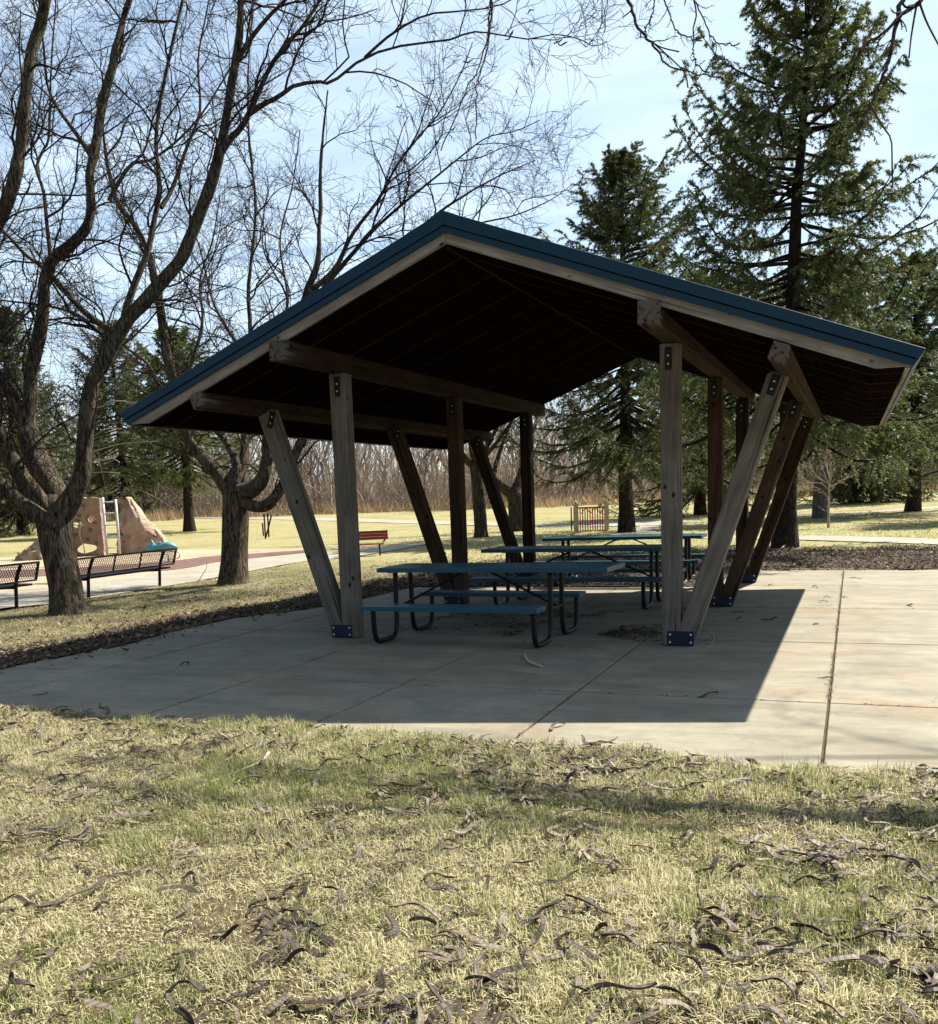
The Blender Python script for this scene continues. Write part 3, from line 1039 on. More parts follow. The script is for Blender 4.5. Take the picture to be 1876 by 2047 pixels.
def free_limbs(base, H, r, seed, nl=5, fork=.28, spread=.5, first=None):
    """A plain open-grown trunk with nl rising limbs."""
    g = np.random.default_rng(seed)
    B = np.array(base)
    zf = H * fork
    z = np.array([0, .25, .6, 1.0]) * zf
    bend = g.normal(size=2) * .12
    P = np.stack([B[0] + bend[0] * (z / zf) ** 2, B[1] + bend[1] * (z / zf) ** 2, B[2] - .05 + z], 1)
    P = smooth_path(P, 12)
    R = r * (np.interp(np.linspace(0, 1, 12), [0, .12, 1], [1.35, 1.05, .9]))
    out = [(P, R, 0)]
    for q in range(nl):
        a = 2 * math.pi * (q + g.uniform(-.3, .3)) / nl
        s = spread * H * g.uniform(.6, 1.1)
        top = B + np.array([math.cos(a) * s, math.sin(a) * s, H * g.uniform(.8, 1.0)])
        p0 = P[-1] - np.array([0, 0, .1 * zf])
        m1 = p0 + np.array([math.cos(a) * s * .38, math.sin(a) * s * .38, (top[2] - p0[2]) * .28]) + g.normal(size=3) * .2
        m2 = p0 + np.array([math.cos(a) * s * .68, math.sin(a) * s * .68, (top[2] - p0[2]) * .62]) + g.normal(size=3) * .25
        S = smooth_path(np.array([p0, m1, m2, top]), 16)
        out.append((S, np.geomspace(r * .6, .015, 16), 1.0))
    return out


b1 = gnd(962, 1076)
bare_tree('locust_tree', b1, free_limbs(b1, 9.0, .24, 5, 6, .33, .45), 'bare tree with straight trunk beyond the last left post', 31, 'bark_far', lv=(7, 7, 5), twig_r=.006, lens=((1.0, 2.2), (.5, 1.2), (.25, .6)))
b2 = gnd(1033, 1063)
L2 = [(lm([(1035, 1064), (1035, 1030), (1032, 1000), (1027, 985)], 41.5, 41.5, .42, .36, 0)), lm([(1027, 990), (1005, 975), (985, 955), (972, 920), (975, 870), (960, 820), (950, 760)], 41.5, 40.5, .3, .06), lm([(1030, 985), (1045, 940), (1060, 880), (1075, 820), (1060, 740)], 41.5, 42.5, .28, .06), lm([(985, 955), (1000, 900), (1020, 850), (1040, 800)], 41.2, 41.6, .14, .04)]
bare_tree('locust_tree', b2, L2, 'bare tree with a sideways bent limb beyond the rear left post', 37, 'bark_far', lv=(7, 7, 5), twig_r=.007, lens=((1.2, 2.4), (.6, 1.3), (.3, .7)), mat_twig='twig_pale')
b3 = np.array([-13.5, 4.5, 0.0])
bare_tree('locust_tree', b3, free_limbs(b3, 10.5, .3, 8, 6, .22, .5), 'bare locust just outside the left edge, only twigs reaching in', 41, 'bark_near', lv=(7, 7, 5), twig_r=.004)

# tree at the right whose boughs hang into the top of the picture
o0 = np.array([18.4, 5.5, 0.0])
OV = free_limbs(o0, 10.5, .3, 15, 7, .3, .52)
OV = [(P, R, (.8 if w else 0)) for P, R, w in OV]
for bough in ([(15.6, 3.8, 5.5), (12.4, 2.6, 7.8), (8.5, 1.2, 8.9), (4.2, .2, 9.4), (.2, -.8, 9.7)], [(12.4, 2.6, 7.8), (9.5, 3.0, 9.2), (6.2, 2.2, 10.0), (2.6, 1.0, 10.4)], ):
    S = smooth_path(np.array(bough), 24)
    OV.append((S, np.geomspace(.04, .010, 24), .45))


TW = []


def hang(pts, d0, d1, r0, r1, grow, root=(12.6, 2.0, 8.6)):
    P, R = limb(D(pts, d0, d1, r0, r1), 40)
    gk = np.random.default_rng(int(abs(pts[0][0] * 7 + pts[-1][1])))
    P = P + gk.normal(size=P.shape) * .007
    TW.append((P, R))
    A = np.array(root)
    mid = (A + P[0]) / 2 + np.array([0, 0, .5])
    S = smooth_path(np.array([A, mid, P[0]]), 12)[:-1]
    return np.vstack([S, P]), np.r_[np.geomspace(r0 * 2.2, r0, 11), R], grow


OV.append(hang([(1245, -60), (1258, 0), (1278, 56), (1302, 83), (1319, 110), (1337, 132), (1382, 146), (1417, 149), (1459, 163)], 8.6, 8.2, .018, .004, 0))
OV.append(hang([(1330, -50), (1387, 0), (1386, 87), (1389, 115), (1400, 135), (1417, 146)], 8.7, 8.3, .010, .003, 0))
OV.append(hang([(1340, -40), (1389, 0), (1417, 59), (1437, 87), (1479, 87)], 8.8, 8.5, .010, .003, 0))
OV.append(hang([(1310, -40), (1328, 0), (1344, 42), (1358, 66), (1375, 75), (1403, 80)], 8.5, 8.3, .009, .003, 0))
OV.append(hang([(1300, -40), (1308, 0), (1305, 25), (1294, 52), (1280, 70)], 8.5, 8.3, .008, .003, 0))
OV.append(lm([(1302, 83), (1325, 95), (1358, 103)], 8.5, 8.4, .008, .003, 0))
OV.append(lm([(1309, 87), (1354, 128), (1371, 149), (1376, 175)], 8.5, 8.4, .008, .002, 0))
OV.append(hang([(1900, -90), (1840, 0), (1799, 31), (1764, 69), (1722, 94), (1694, 132), (1653, 181), (1625, 215)], 7.6, 7.2, .024, .004, 0))
OV.append(hang([(1830, -90), (1806, 0), (1792, 42), (1781, 104), (1767, 149), (1740, 208), (1724, 250), (1718, 266)], 7.6, 7.3, .022, .008, 0))
OV.append(lm([(1767, 152), (1788, 167), (1812, 188)], 7.4, 7.4, .009, .005, 0))
OV.append(lm([(1740, 208), (1764, 250), (1782, 278), (1784, 320), (1785, 375)], 7.35, 7.3, .010, .003, 0))
OV.append(lm([(1834, 4), (1823, 69), (1818, 115)], 7.5, 7.4, .009, .005, 0))
OV.append(lm([(1838, 2), (1854, 45), (1880, 95)], 7.5, 7.4, .010, .006, 0))
OV.append(hang([(990, -60), (985, 0), (979, 69), (968, 121), (954, 174), (952, 215), (951, 278)], 9.4, 9.0, .016, .003, 0, (9.0, 1.5, 9.2)))
OV.append(hang([(984, -60), (980, 0), (978, 60), (960, 130), (937, 170), (915, 225), (880, 300)], 9.5, 9.2, .013, .003, 0, (9.0, 1.5, 9.2)))
bare_tree('overhanging_tree', o0, OV, 'bare tree off to the right with thin branches hanging into the sky', 53, 'bark_near', TW, lv=(7, 7, 5), twig_r=.003)

# hanging sprigs on the overhead branches are part of that crown; a small planted sapling stands on the right lawn
gs = gnd(1657, 1056)
ds = float((gs - CAMP) @ CF)
SP = [lm([(1657, 1057), (1657, 1020), (1658, 980), (1660, 940), (1662, 905), (1660, 880)], ds, ds, .062, .016, .9)]
for pts in ([(1657, 978), (1640, 965), (1618, 965), (1604, 950), (1597, 938)], [(1659, 975), (1680, 962), (1695, 955), (1705, 952), (1707, 935), (1696, 915)], [(1657, 970), (1648, 945), (1640, 920), (1634, 900)], [(1659, 965), (1668, 940), (1680, 918), (1684, 898)], [(1658, 955), (1652, 925), (1655, 895)], [(1660, 950), (1672, 930), (1676, 905)], [(1652, 965), (1634, 950), (1624, 938), (1617, 930)]):
    SP.append(lm(pts, ds, ds + rng.uniform(-.4, .4), rng.uniform(.018, .026), .008, .9))
bare_tree('sapling_tree', gs, SP, 'small bare sapling alone on the right lawn', 61, 'twig_pale', lv=(18, 4, 2), lens=((.4, 1.1), (.2, .5), (.1, .3)), twig_r=.005, thick=.012, mat_twig='twig_pale')


# ------------------------------------------------------------------ spruces
def spruce_meshes(H, Rc, z0, rt, seed, nb=130, m2=24, tuft=13, sparse=0.0, droop=.5, tone=1.0, bottom=.75, pexp=.5):
    g = np.random.default_rng(seed)
    k = 14
    z = np.linspace(0, H * .985, k)
    P = np.stack([np.cumsum(g.normal(size=k)) * .02, np.cumsum(g.normal(size=k)) * .02, z - .05], 1)
    R = rt * np.interp(z / H, [0, .03, .12, 1], [1.35, 1.1, .95, .05])
    V, Q = tubes(P[None], R[None], 12)
    trunk = fast_mesh('trunk', wobble(V, .05, 4, seed), Q, smooth=True)
    # main branches
    u = np.sort(g.random(nb)) ** 1.15
    zb = z0 + (H * .985 - z0) * u
    az = np.arange(nb) * 2.399963 + g.normal(size=nb) * .35
    prof = np.minimum((1 - u) ** pexp, bottom + u * 1.6)
    L = np.maximum(Rc * prof * g.uniform(.5, 1.22, nb), .22)
    kk = 8
    t = np.linspace(0, 1, kk)
    pitch = np.interp(u, [0, .35, .8, 1], [-.18, .10, .55, 1.1]) + g.normal(size=nb) * .12
    sag = L * (.22 - .12 * u)
    zb = np.minimum(zb, H - L * np.sin(np.maximum(pitch, 0)) * 1.05)
    rad_ = L[:, None] * t * np.cos(pitch)[:, None]
    zz = zb[:, None] + L[:, None] * t * np.sin(pitch)[:, None] - sag[:, None] * (np.sin(t * math.pi * .78) ** 1.2) + L[:, None] * .13 * t ** 4
    aw = az[:, None] + np.cumsum(g.normal(size=(nb, kk)) * .05, 1)
    BP = np.stack([np.cos(aw) * rad_, np.sin(aw) * rad_, zz], -1)
    BP[:, :, :2] += np.interp(zz, z, P[:, 0])[..., None] * np.array([1, 0]) + np.interp(zz, z, P[:, 1])[..., None] * np.array([0, 1])
    BR = np.maximum((.012 + .011 * L)[:, None] * np.linspace(1, .2, kk)[None], .005)
    wood = Batch()
    wood.add(BP, BR, 5)
    # lateral and hanging branchlets
    n = nb
    tt = .22 + .78 * (np.arange(m2)[None] + g.random((n, m2))) / m2
    f = tt * (kk - 1)
    i = np.minimum(f.astype(int), kk - 2)
    w = (f - i)[..., None]
    rows = np.arange(n)[:, None]
    p0 = BP[rows, i] * (1 - w) + BP[rows, i + 1] * w
    T = unit(BP[rows, i + 1] - BP[rows, i])
    side = np.where(np.arange(m2) % 2 == 0, 1.0, -1.0)[None, :, None]
    S = unit(np.cross(T, np.array([0, 0, 1.0]))) * side
    d = unit(T * g.uniform(.45, 1.0, (n, m2, 1)) + S * g.uniform(.45, 1.0, (n, m2, 1)) + np.array([0, 0, -1.0]) * (g.random((n, m2, 1)) ** 2 * 1.1 * droop))
    Ll = np.clip(L[:, None] * .34 * (1.15 - tt) + .14, .14, .95) * g.uniform(.6, 1.25, (n, m2))
    keep = (g.random((n, m2)) < np.clip(L[:, None] / 1.1, .3, 1)) & (g.random((n, m2)) > sparse * (1 - u[:, None] * .6)) & (g.random((n, m2)) < np.clip((tt - .05) * 2.0, .15, 1))
    p0, d, Ll, ub = p0[keep], d[keep], Ll[keep], np.repeat(u[:, None], m2, 1)[keep]
    N, k3 = len(p0), 5
    SP_ = np.empty((N, k3, 3))
    SP_[:, 0] = p0
    p = p0
    for s in range(1, k3):
        d = unit(d + g.normal(size=(N, 3)) * .12 + np.array([0, 0, -.14 * droop]))
        p = p + d * (Ll / (k3 - 1))[:, None]
        SP_[:, s] = p
    wood.add(SP_, np.full((N, k3), .006) * np.linspace(1, .5, k3), 3)
    Vw, Qw = wood.get()
    branches = fast_mesh('branches', Vw, Qw, smooth=True)
    # needle tufts: along branchlets, and along the outer half of the branches
    q = tuft
    a = (np.arange(q)[None] + g.random((N, q))) / q
    f = a * (k3 - 1)
    i = np.minimum(f.astype(int), k3 - 2)
    w = (f - i)[..., None]
    rows = np.arange(N)[:, None]
    c = (SP_[rows, i] * (1 - w) + SP_[rows, i + 1] * w).reshape(-1, 3)
    T = unit(SP_[rows, i + 1] - SP_[rows, i]).reshape(-1, 3)
    tipn = a.reshape(-1)
    shade = np.repeat(g.random(N), q)
    q2 = 16
    a2 = .45 + .55 * g.random((nb, q2))
    f = a2 * (kk - 1)
    i = np.minimum(f.astype(int), kk - 2)
    w = (f - i)[..., None]
    rows = np.arange(nb)[:, None]
    c = np.vstack([c, (BP[rows, i] * (1 - w) + BP[rows, i + 1] * w).reshape(-1, 3)])
    T = np.vstack([T, unit(BP[rows, i + 1] - BP[rows, i]).reshape(-1, 3)])
    tipn = np.r_[tipn, a2.reshape(-1)]
    shade = np.r_[shade, np.repeat(g.random(nb), q2)]
    # leader
    c = np.vstack([c, np.stack([np.full(30, P[-1, 0]), np.full(30, P[-1, 1]), np.linspace(H * .93, H * 1.0, 30)], 1)])
    T = np.vstack([T, np.tile([[0, 0, 1.0]], (30, 1))])
    tipn = np.r_[tipn, np.ones(30)]
    shade = np.r_[shade, g.random(30)]
    per = 5
    c, T = np.repeat(c, per, 0), np.repeat(T, per, 0)
    tipn, shade = np.repeat(tipn, per), np.repeat(shade, per)
    M_ = len(c)
    o = g.normal(size=(M_, 3))
    o = unit(o - T * (o * T).sum(1, keepdims=True))
    dirn = unit(T * g.uniform(.5, 1.2, (M_, 1)) + o)
    ln = g.uniform(.055, .12, M_)[:, None]
    wd = unit(np.cross(dirn, g.normal(size=(M_, 3)))) * g.uniform(.009, .017, M_)[:, None]
    c = c + g.normal(size=(M_, 3)) * .012
    V = np.empty((M_ * 3, 3))
    V[0::3] = c - wd
    V[1::3] = c + wd
    V[2::3] = c + dirn * ln
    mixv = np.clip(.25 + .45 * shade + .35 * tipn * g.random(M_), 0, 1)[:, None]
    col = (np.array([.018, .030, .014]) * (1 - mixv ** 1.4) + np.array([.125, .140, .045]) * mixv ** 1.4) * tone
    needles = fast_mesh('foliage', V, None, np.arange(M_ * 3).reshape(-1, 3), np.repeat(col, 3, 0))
    return trunk, branches, needles


def spruce(base, meshes, label, rz=0.0, s=1.0, trunk_mat='bark_spruce', group=None, lean=(0, 0)):
    t = empty('spruce_tree', base, rz, label, 'spruce', group)
    t.scale = (s, s, s)
    t.rotation_euler = (lean[0], lean[1], rz)
    tr, br, ne = meshes
    if trunk_mat != 'bark_spruce':
        tr = tr.copy()
        tr.materials.clear()
    link('trunk', tr, MT[trunk_mat], t)
    link('branches', br, MT['bark_spruce'], t)
    link('foliage', ne, MT['needles'], t)
    return t


def apex_h(u, v, base):
    d = float((np.array(base) - CAMP) @ CF)
    return at(u, v, d)[2] - base[2]


gb = gnd(1566, 1096)
big = spruce_meshes(14.3, 4.6, 3.3, .27, 3, 170, 38, 13, .17, 1.1, 1.8, .85, .52)
spruce(gb, big, 'tallest spruce, full height above the right roof slope', .6, 1.0, lean=(0, rad(2.6)))
ga = gnd(1254, 1066)
mid = spruce_meshes(apex_h(1233, 338, ga), 4.9, 3.1, .27, 9, 215, 36, 12, .22, .8, 1.45, .8, .46)
spruce(ga, mid, 'spruce whose dark trunk shows under the roof centre', 0)
far_a = spruce_meshes(11.5, 4.6, 3.7, .30, 13, 180, 36, 11, .05, .95, 1.75, .9, .5)
far_b = spruce_meshes(12.0, 4.8, 1.5, .28, 17, 200, 36, 11, .05, .8, 1.35, .95, .52)
for (u, v, ta, tb, m, H0, rz, lab, tm) in [
        (46, 1069, 35, 628, far_b, 12.0, .3, 'dark spruce at the left edge behind the nearest locust', 'bark_spruce'),
        (256, 1036, 268, 652, far_b, 12.0, 1.2, 'dark spruce rising behind the climbing rocks', 'bark_spruce'),
        (380, 1063, 352, 668, far_a, 11.5, 2.2, 'spruce with a bare grey lower trunk left of the second locust', 'bark_spruce'),
        (1640, 1037, 1650, 520, far_a, 11.5, .2, 'spruce with a mottled grey trunk behind the sapling', 'pole'),
        (1827, 1023, 1835, 525, far_a, 11.5, 2.6, 'spruce with flared dark trunk right of the sapling', 'bark_spruce'),
        (1705, 1006, 1700, 690, far_b, 12.0, 1.9, 'far small-trunked spruce just right of the sapling', 'bark_spruce'),
        (1751, 1003, 1760, 660, far_b, 12.0, 3.3, 'far spruce between the sapling and the flared trunk', 'bark_spruce'),
        (1960, 1040, 1990, 600, far_a, 11.5, 4.1, 'spruce cut by the right edge of the photo', 'bark_spruce'),
        (1400, 1030, 1390, 560, far_b, 12.0, 5.0, 'spruce hidden behind the right posts', 'bark_spruce'),
        (-120, 1060, -130, 560, far_a, 11.5, 5.6, 'spruce reaching in from beyond the left edge', 'bark_spruce')]:
    b = gnd(u, v)
    spruce(b, m, lab, rz, apex_h(ta, tb, b) / H0, tm)


# ------------------------------------------------------------------ bare woods closing the view
def wood_template(seed, H):
    g = np.random.default_rng(seed)
    tb = Batch()
    for P, R, w in free_limbs((0, 0, 0), H, .14, seed, 5, .3, .28):
        S = smooth_path(np.hstack([P, R[:, None]]), 8)
        tb.add(S[None, :, :3], np.maximum(S[None, :, 3], .02), 5)
        if w:
            P1, R1 = spawn(P[None], np.minimum(R, .06)[None], 6, (1.0, 2.6), (.4, .9), 5, .6, g, .1, .97, .25, .16, .015, .4)
            P2, R2 = spawn(P1, R1, 6, (.6, 1.5), (.4, .9), 4, .7, g, .15, .97, .25, .2, .012, .6)
            tb.add(P1, R1, 3)
            tb.add(P2, R2, 3)
    return tb.get()


temps = [wood_template(100 + q, H) for q, H in enumerate((10.5, 12, 9.5, 13.5))]
gw = np.random.default_rng(77)
Vs, Qs, Cs, nn = [], [], [], 0
for q in range(230):
    u = -150 + 2200 * (q + gw.random()) / 230
    z_ = gw.uniform(76, 118)
    d = ray(u, 1000)
    hx = CAMP + d * z_
    s = gw.uniform(.75, 1.15)
    V, Q = temps[gw.integers(4)]
    a = gw.uniform(0, 6.28)
    rot = np.array([[math.cos(a), -math.sin(a), 0], [math.sin(a), math.cos(a), 0], [0, 0, 1]])
    Vs.append(V @ rot.T * s + np.array([hx[0], hx[1], terrain(hx[0], hx[1])]))
    Qs.append(Q + nn)
    nn += len(V)
    c = np.array([.28, .23, .195]) * gw.uniform(.55, 1.5)
    Cs.append(np.tile(c, (len(V), 1)))
# undergrowth stems
N = 24000
u = gw.uniform(-200, 2080, N)
dd = gw.uniform(76, 116, N)
base = np.array([CAMP + ray(a, 1000) * b for a, b in zip(u, dd)])
base[:, 2] = terrain(base[:, 0], base[:, 1])
h = gw.uniform(1.5, 7.5, N) * gw.uniform(.5, 1, N)
k = 5
P = np.empty((N, k, 3))
P[:, 0] = base
dr = unit(gw.normal(size=(N, 3)) * .35 + np.array([0, 0, 1]))
p = base
for s in range(1, k):
    dr = unit(dr + gw.normal(size=(N, 3)) * .22)
    p = p + dr * (h / (k - 1))[:, None]
    P[:, s] = p
V, Q = tubes(P, np.full((N, k), .022) * np.linspace(1.2, .5, k), 3)
Vs.append(V)
Qs.append(Q + nn)
nn += len(V)
Cs.append(np.repeat(np.array([.32, .255, .21]) * gw.uniform(.5, 1.7, (N, 1)), k * 3, 0))
woods = link('woods', fast_mesh('woods', np.concatenate(Vs), np.concatenate(Qs), tint=np.concatenate(Cs)), MT['brush'])
tag(woods, 'brown leafless woods and thicket along the far edge of the lawn', kind='stuff')

# pale dry grass fringe at the foot of the woods
N = 26000
u = gw.uniform(-200, 2080, N)
dd = gw.uniform(72, 84, N) + (noise2(u, u * 0, .01, 3) - .5) * 10
base = np.array([CAMP + ray(a, 1000) * b for a, b in zip(u, dd)])
base[:, 2] = terrain(base[:, 0], base[:, 1])
h = gw.uniform(.3, 1.1, N) * (.5 + noise2(u, dd, .02, 8))
lean = gw.normal(size=(N, 3)) * .3
lean[:, 2] = 1
sd = unit(np.cross(lean, gw.normal(size=(N, 3)))) * .03
V = np.empty((N * 3, 3))
V[0::3] = base - sd
V[1::3] = base + sd
V[2::3] = base + lean * h[:, None]
c = np.array([.34, .25, .15]) * gw.uniform(.6, 1.25, (N, 1))
reeds = link('dry_grass_fringe', fast_mesh('dry_grass_fringe', V, None, np.arange(N * 3).reshape(-1, 3), np.repeat(c, 3, 0)), MT['grass'])
tag(reeds, 'tall tan dry grass at the foot of the woods', kind='stuff')


# ------------------------------------------------------------------ benches and playground
def facing(p, q):
    """Rotation that turns local +X from p towards q."""
    return math.atan2(q[1] - p[1], q[0] - p[0])


def lattice(x0, x1, z0, z1, pitch, wide, yf, tilt):
    """Diamond expanded-metal sheet in a leaning plane: two families of crossing strips."""
    m = MB()
    h = z1 - z0
    for sgn in (-1, 1):
        for c in np.arange(x0 - h, x1 + h, pitch):
            a, b = (c, z0), (c + h * .62 * sgn, z1)
            (ax, az), (bx, bz) = a, b
            lo, hi = x0, x1
            ts = [0.0, 1.0]
            if ax == bx:
                continue
            t1, t2 = sorted(((lo - ax) / (bx - ax), (hi - ax) / (bx - ax)))
            ts = [max(0, t1), min(1, t2)]
            if ts[1] - ts[0] < .02:
                continue
            p, q = [(ax + (bx - ax) * t, az + (bz - az) * t) for t in ts]
            w = wide / 2
            V = []
            for (px, pz) in (p, q):
                for s in (-1, 1):
                    for dy in (0, .003):
                        V.append((px + s * w, yf(pz) + dy, pz))
            m.add(V, [[0, 2, 6, 4], [1, 5, 7, 3], [0, 4, 5, 1], [2, 3, 7, 6]])
    return m


def black_bench(p, q, over, label):
    """Mesh-back park bench seen from behind: legs at p and q, seat on the local +Y side."""
    p, q = np.array(p), np.array(q)
    L = np.linalg.norm(q - p)
    t = empty('park_bench', p, facing(p, q), label, 'bench', 'black benches along the walkway')
    hb, hs = .77, .40

    def yf(z):
        return -.035 - .30 * (z - .40)
    x0, x1 = -over, L + over
    for x in (0, L):
        P = smooth_path([(x, .02, -.03), (x, .0, .2), (x, -.02, .42), (x, -.08, .60), (x, yf(hb - .02) - .02, hb - .03)], 16)
        m = MB().tube(P, .030, 8)
        m.box((x - .02, 0, .34), (x + .02, .44, .375))
        m.build('leg', MT['black_metal'], t, True)
    m = MB()
    for z, w in ((hb, .035), (hb - .30, .03)):
        m.box((x0, yf(z) - .012, z - w), (x1, yf(z) + .02, z))
    for x in (x0, x0 + (x1 - x0) * .36, x0 + (x1 - x0) * .62, x1 - .03):
        wd = .045 if x in (x0, x1 - .03) else .022
        V = [(x + a, yf(z) + b, z) for z in (hb - .30, hb) for a in (0, wd) for b in (-.008, .016)]
        m.add(V, [[0, 1, 3, 2], [4, 6, 7, 5], [0, 2, 6, 4], [1, 5, 7, 3], [0, 4, 5, 1], [2, 3, 7, 6]])
    back = m.build('backrest', MT['black_metal'], t)
    lattice(x0 + .03, x1 - .03, hb - .29, hb - .03, .052, .011, yf, 0).build('mesh_panel', MT['black_metal'], back)
    s = slat_sheet(x0 + .02, x1 - .02, .02, .44, hs, .035, .03, .045, .018)
    s.build('seat', MT['black_metal'], t)
    return t


bA0, bA1 = gnd(179, 1199), gnd(321, 1176)
black_bench(bA0, bA1, .42, 'black mesh-back bench right behind the nearest locust trunk')
bB1 = gnd(35, 1219)
dirb = unit(bA0 - bA1)
black_bench(bB1 + dirb * 2.0, bB1, .42, 'black mesh-back bench cut off by the left edge')

# red bench beyond the left posts
rb0, rb1 = gnd(744, 1113), gnd(761, 1112)
c = gnd(756, 1112)
t = empty('park_bench', c, facing((0, 0), CR[:2]) + rad(14), 'red slatted bench with black frame seen between the left posts', 'bench')
for x in (-.85, .06):
    MB().tube(smooth_path([(x, -.02, -.03), (x, -.02, .2), (x, 0, .32), (x + .1, .20, .36), (x + .2, .30, .45), (x + .3, .40, .72)], 18), .024, 8).build('leg', MT['black_metal'], t, True)
m = MB()
for z, y in ((.46, .285), (.545, .315), (.63, .345)):
    m.box((-1.0, y, z), (.36, y + .03, z + .082))
m.build('backrest', MT['red_paint'], t)
m = MB()
for y in (-.12, -.02, .08, .18):
    m.box((-1.0, y, .335), (.17, y + .085, .365))
m.build('seat', MT['red_paint'], t)


def poly_prism(outline, holes, depth):
    """Outline in (x, z) with holes, extruded depth metres back along +Y."""
    loops = [[Vector((x, z, 0)) for x, z in outline]] + [[Vector((x, z, 0)) for x, z in h][::-1] for h in holes]
    pts = [p for lp in loops for p in lp]
    tr = [list(f) for f in tessellate_polygon(loops)]
    n = len(pts)
    V = [(p.x, 0, p.y) for p in pts] + [(p.x, depth, p.y) for p in pts]
    tris = tr + [[a + n, c + n, b + n] for a, b, c in tr]
    quads, k = [], 0
    for lp in loops:
        m_ = len(lp)
        for q in range(m_):
            a, b = k + q, k + (q + 1) % m_
            quads.append([a, b, b + n, a + n])
        k += m_
    bm = bmesh.new()
    vs = [bm.verts.new(v) for v in V]
    for f in tris + quads:
        try:
            bm.faces.new([vs[i_] for i_ in f])
        except ValueError:
            pass
    bmesh.ops.recalc_face_normals(bm, faces=bm.faces[:])
    me = bpy.data.meshes.new('prism')
    bm.to_mesh(me)
    bm.free()
    return me


def oval(cx, cz, rx, rz, n=18, amp=.1, seed=0):
    g = np.random.default_rng(seed)
    ph = g.random(2) * 6.28
    return [(cx + rx * math.cos(a) * (1 + amp * math.sin(2 * a + ph[0])), cz + rz * math.sin(a) * (1 + amp * math.sin(3 * a + ph[1]))) for a in np.arange(n) * 2 * math.pi / n]


RZ = facing((0, 0), CR[:2])
wb = gnd(157, 1114)
px = float((wb - CAMP) @ CF) / FPX
wall = empty('climbing_wall', wb, RZ, 'upright tan climbing wall with see-through holes behind the nearest locust', 'climbing wall')


def wp(u, v):
    return ((u - 157) * px, (1114 - v) * px)


gq = np.random.default_rng(4)
out = []
for a, b, n in (((102, 1116), (209, 1115), 8), ((209, 1115), (208, 998), 12), ((208, 998), (106, 992), 12), ((106, 992), (102, 1116), 12)):
    for q in range(n):
        f = q / n
        u, v = a[0] + (b[0] - a[0]) * f + gq.uniform(-1.6, 1.6), a[1] + (b[1] - a[1]) * f + gq.uniform(-1.6, 1.6)
        out.append(wp(u, v))
holes = [oval(*wp(157, 1046), 14 * px, 9 * px, 20, .08, 1), oval(*wp(187, 1038), 9 * px, 8 * px, 16, .1, 2), oval(*wp(173, 1097), 21 * px, 9.5 * px, 22, .12, 3), oval(*wp(125, 1075), 9 * px, 9 * px, 16, .1, 5)]
link('panel', poly_prism(out, holes, .28), MT['tan_wall'], wall)
for n_, (u, v, k_) in enumerate([(176, 1013, 'hold_brown'), (166, 1031, 'hold_green'), (196, 1047, 'hold_brown'), (186, 1061, 'hold_brown'), (155, 1069, 'hold_brown'), (179, 1079, 'hold_green'), (196, 1087, 'hold_green'), (120, 1020, 'hold_green'), (135, 1100, 'hold_brown')]):
    x, z = wp(u, v)
    MB().blob((x, -.02, z), (.065, .06, .05), n_, .35, (10, 7)).build('climbing_hold', MT[k_], wall, True)
MB().tube(smooth_path([(wp(177, 1051)[0], -.03, wp(177, 1051)[1]), (wp(168, 1053)[0], -.06, wp(168, 1053)[1]), (wp(165, 1072)[0], -.05, wp(165, 1072)[1]), (wp(170, 1090)[0], -.05, wp(170, 1090)[1]), (wp(172, 1113)[0], -.06, .02)], 24), .018, 8).build('rope', MT['rope'], wall, True)

lad = empty('climbing_ladder', gnd(213, 1114), RZ, 'grey steel ladder between the climbing wall and the sloped rock', 'ladder')
for x, h in ((0, 1.98), (.42, 1.9)):
    MB().tube([(x, .1, -.05), (x, .1, h)], .042, 10).build('rail', MT['galv'], lad, True)
for z in (.30, .68, 1.06, 1.45, 1.82):
    MB().tube([(0, .1, z), (.42, .1, z)], .022, 8).build('rung', MT['galv'], lad, True)


def rock(name, u0, v0, prof, depth, seed, label):
    """Moulded rock lofted from (v, u_left, u_right) rows, depth at its foot."""
    b = gnd(u0, v0)
    s = float((b - CAMP) @ CF) / FPX
    t = empty(name, b, RZ, label, 'climbing rock')
    rows = smooth_path(np.array(prof, float), 34)
    n = 40
    V = []
    ztop = (v0 - rows[-1, 0]) * s
    for v, ul, ur in rows:
        z = (v0 - v) * s
        cx, hw = ((ul + ur) / 2 - u0) * s, (ur - ul) / 2 * s
        dp = depth * (1 - .62 * z / ztop) / 2
        for q in range(n):
            a = 2 * math.pi * q / n
            ca, sa = math.cos(a), math.sin(a)
            V.append((cx + hw * np.sign(ca) * abs(ca) ** .6, depth / 2 + dp * np.sign(sa) * abs(sa) ** .6, z))
    V = np.array(V)
    cr = noise2(V[:, 0] * 1.3 + V[:, 2] * .35, V[:, 2] * .5 - V[:, 0] * .9, 2.2, seed, 4) - .5
    fold = np.abs(noise2(V[:, 0] * 2 + V[:, 2] * .9, V[:, 2] * .3, 1.6, seed + 3, 3) - .5)
    V[:, 1] += cr * .55 - np.where(V[:, 1] < depth / 2, 1, -1) * (.16 - fold * .9)
    V[:, 0] += (noise2(V[:, 2], V[:, 1], 3, seed + 5) - .5) * .10
    Q = [[r * n + q, r * n + (q + 1) % n, (r + 1) * n + (q + 1) % n, (r + 1) * n + q] for r in range(len(rows) - 1) for q in range(n)]
    top = [[(len(rows) - 1) * n, (len(rows) - 1) * n + q, (len(rows) - 1) * n + q + 1] for q in range(1, n - 1)]
    link('rock_body', fast_mesh('rock_body', V, Q, top, smooth=True), MT['tan_rock'], t)
    return t, s


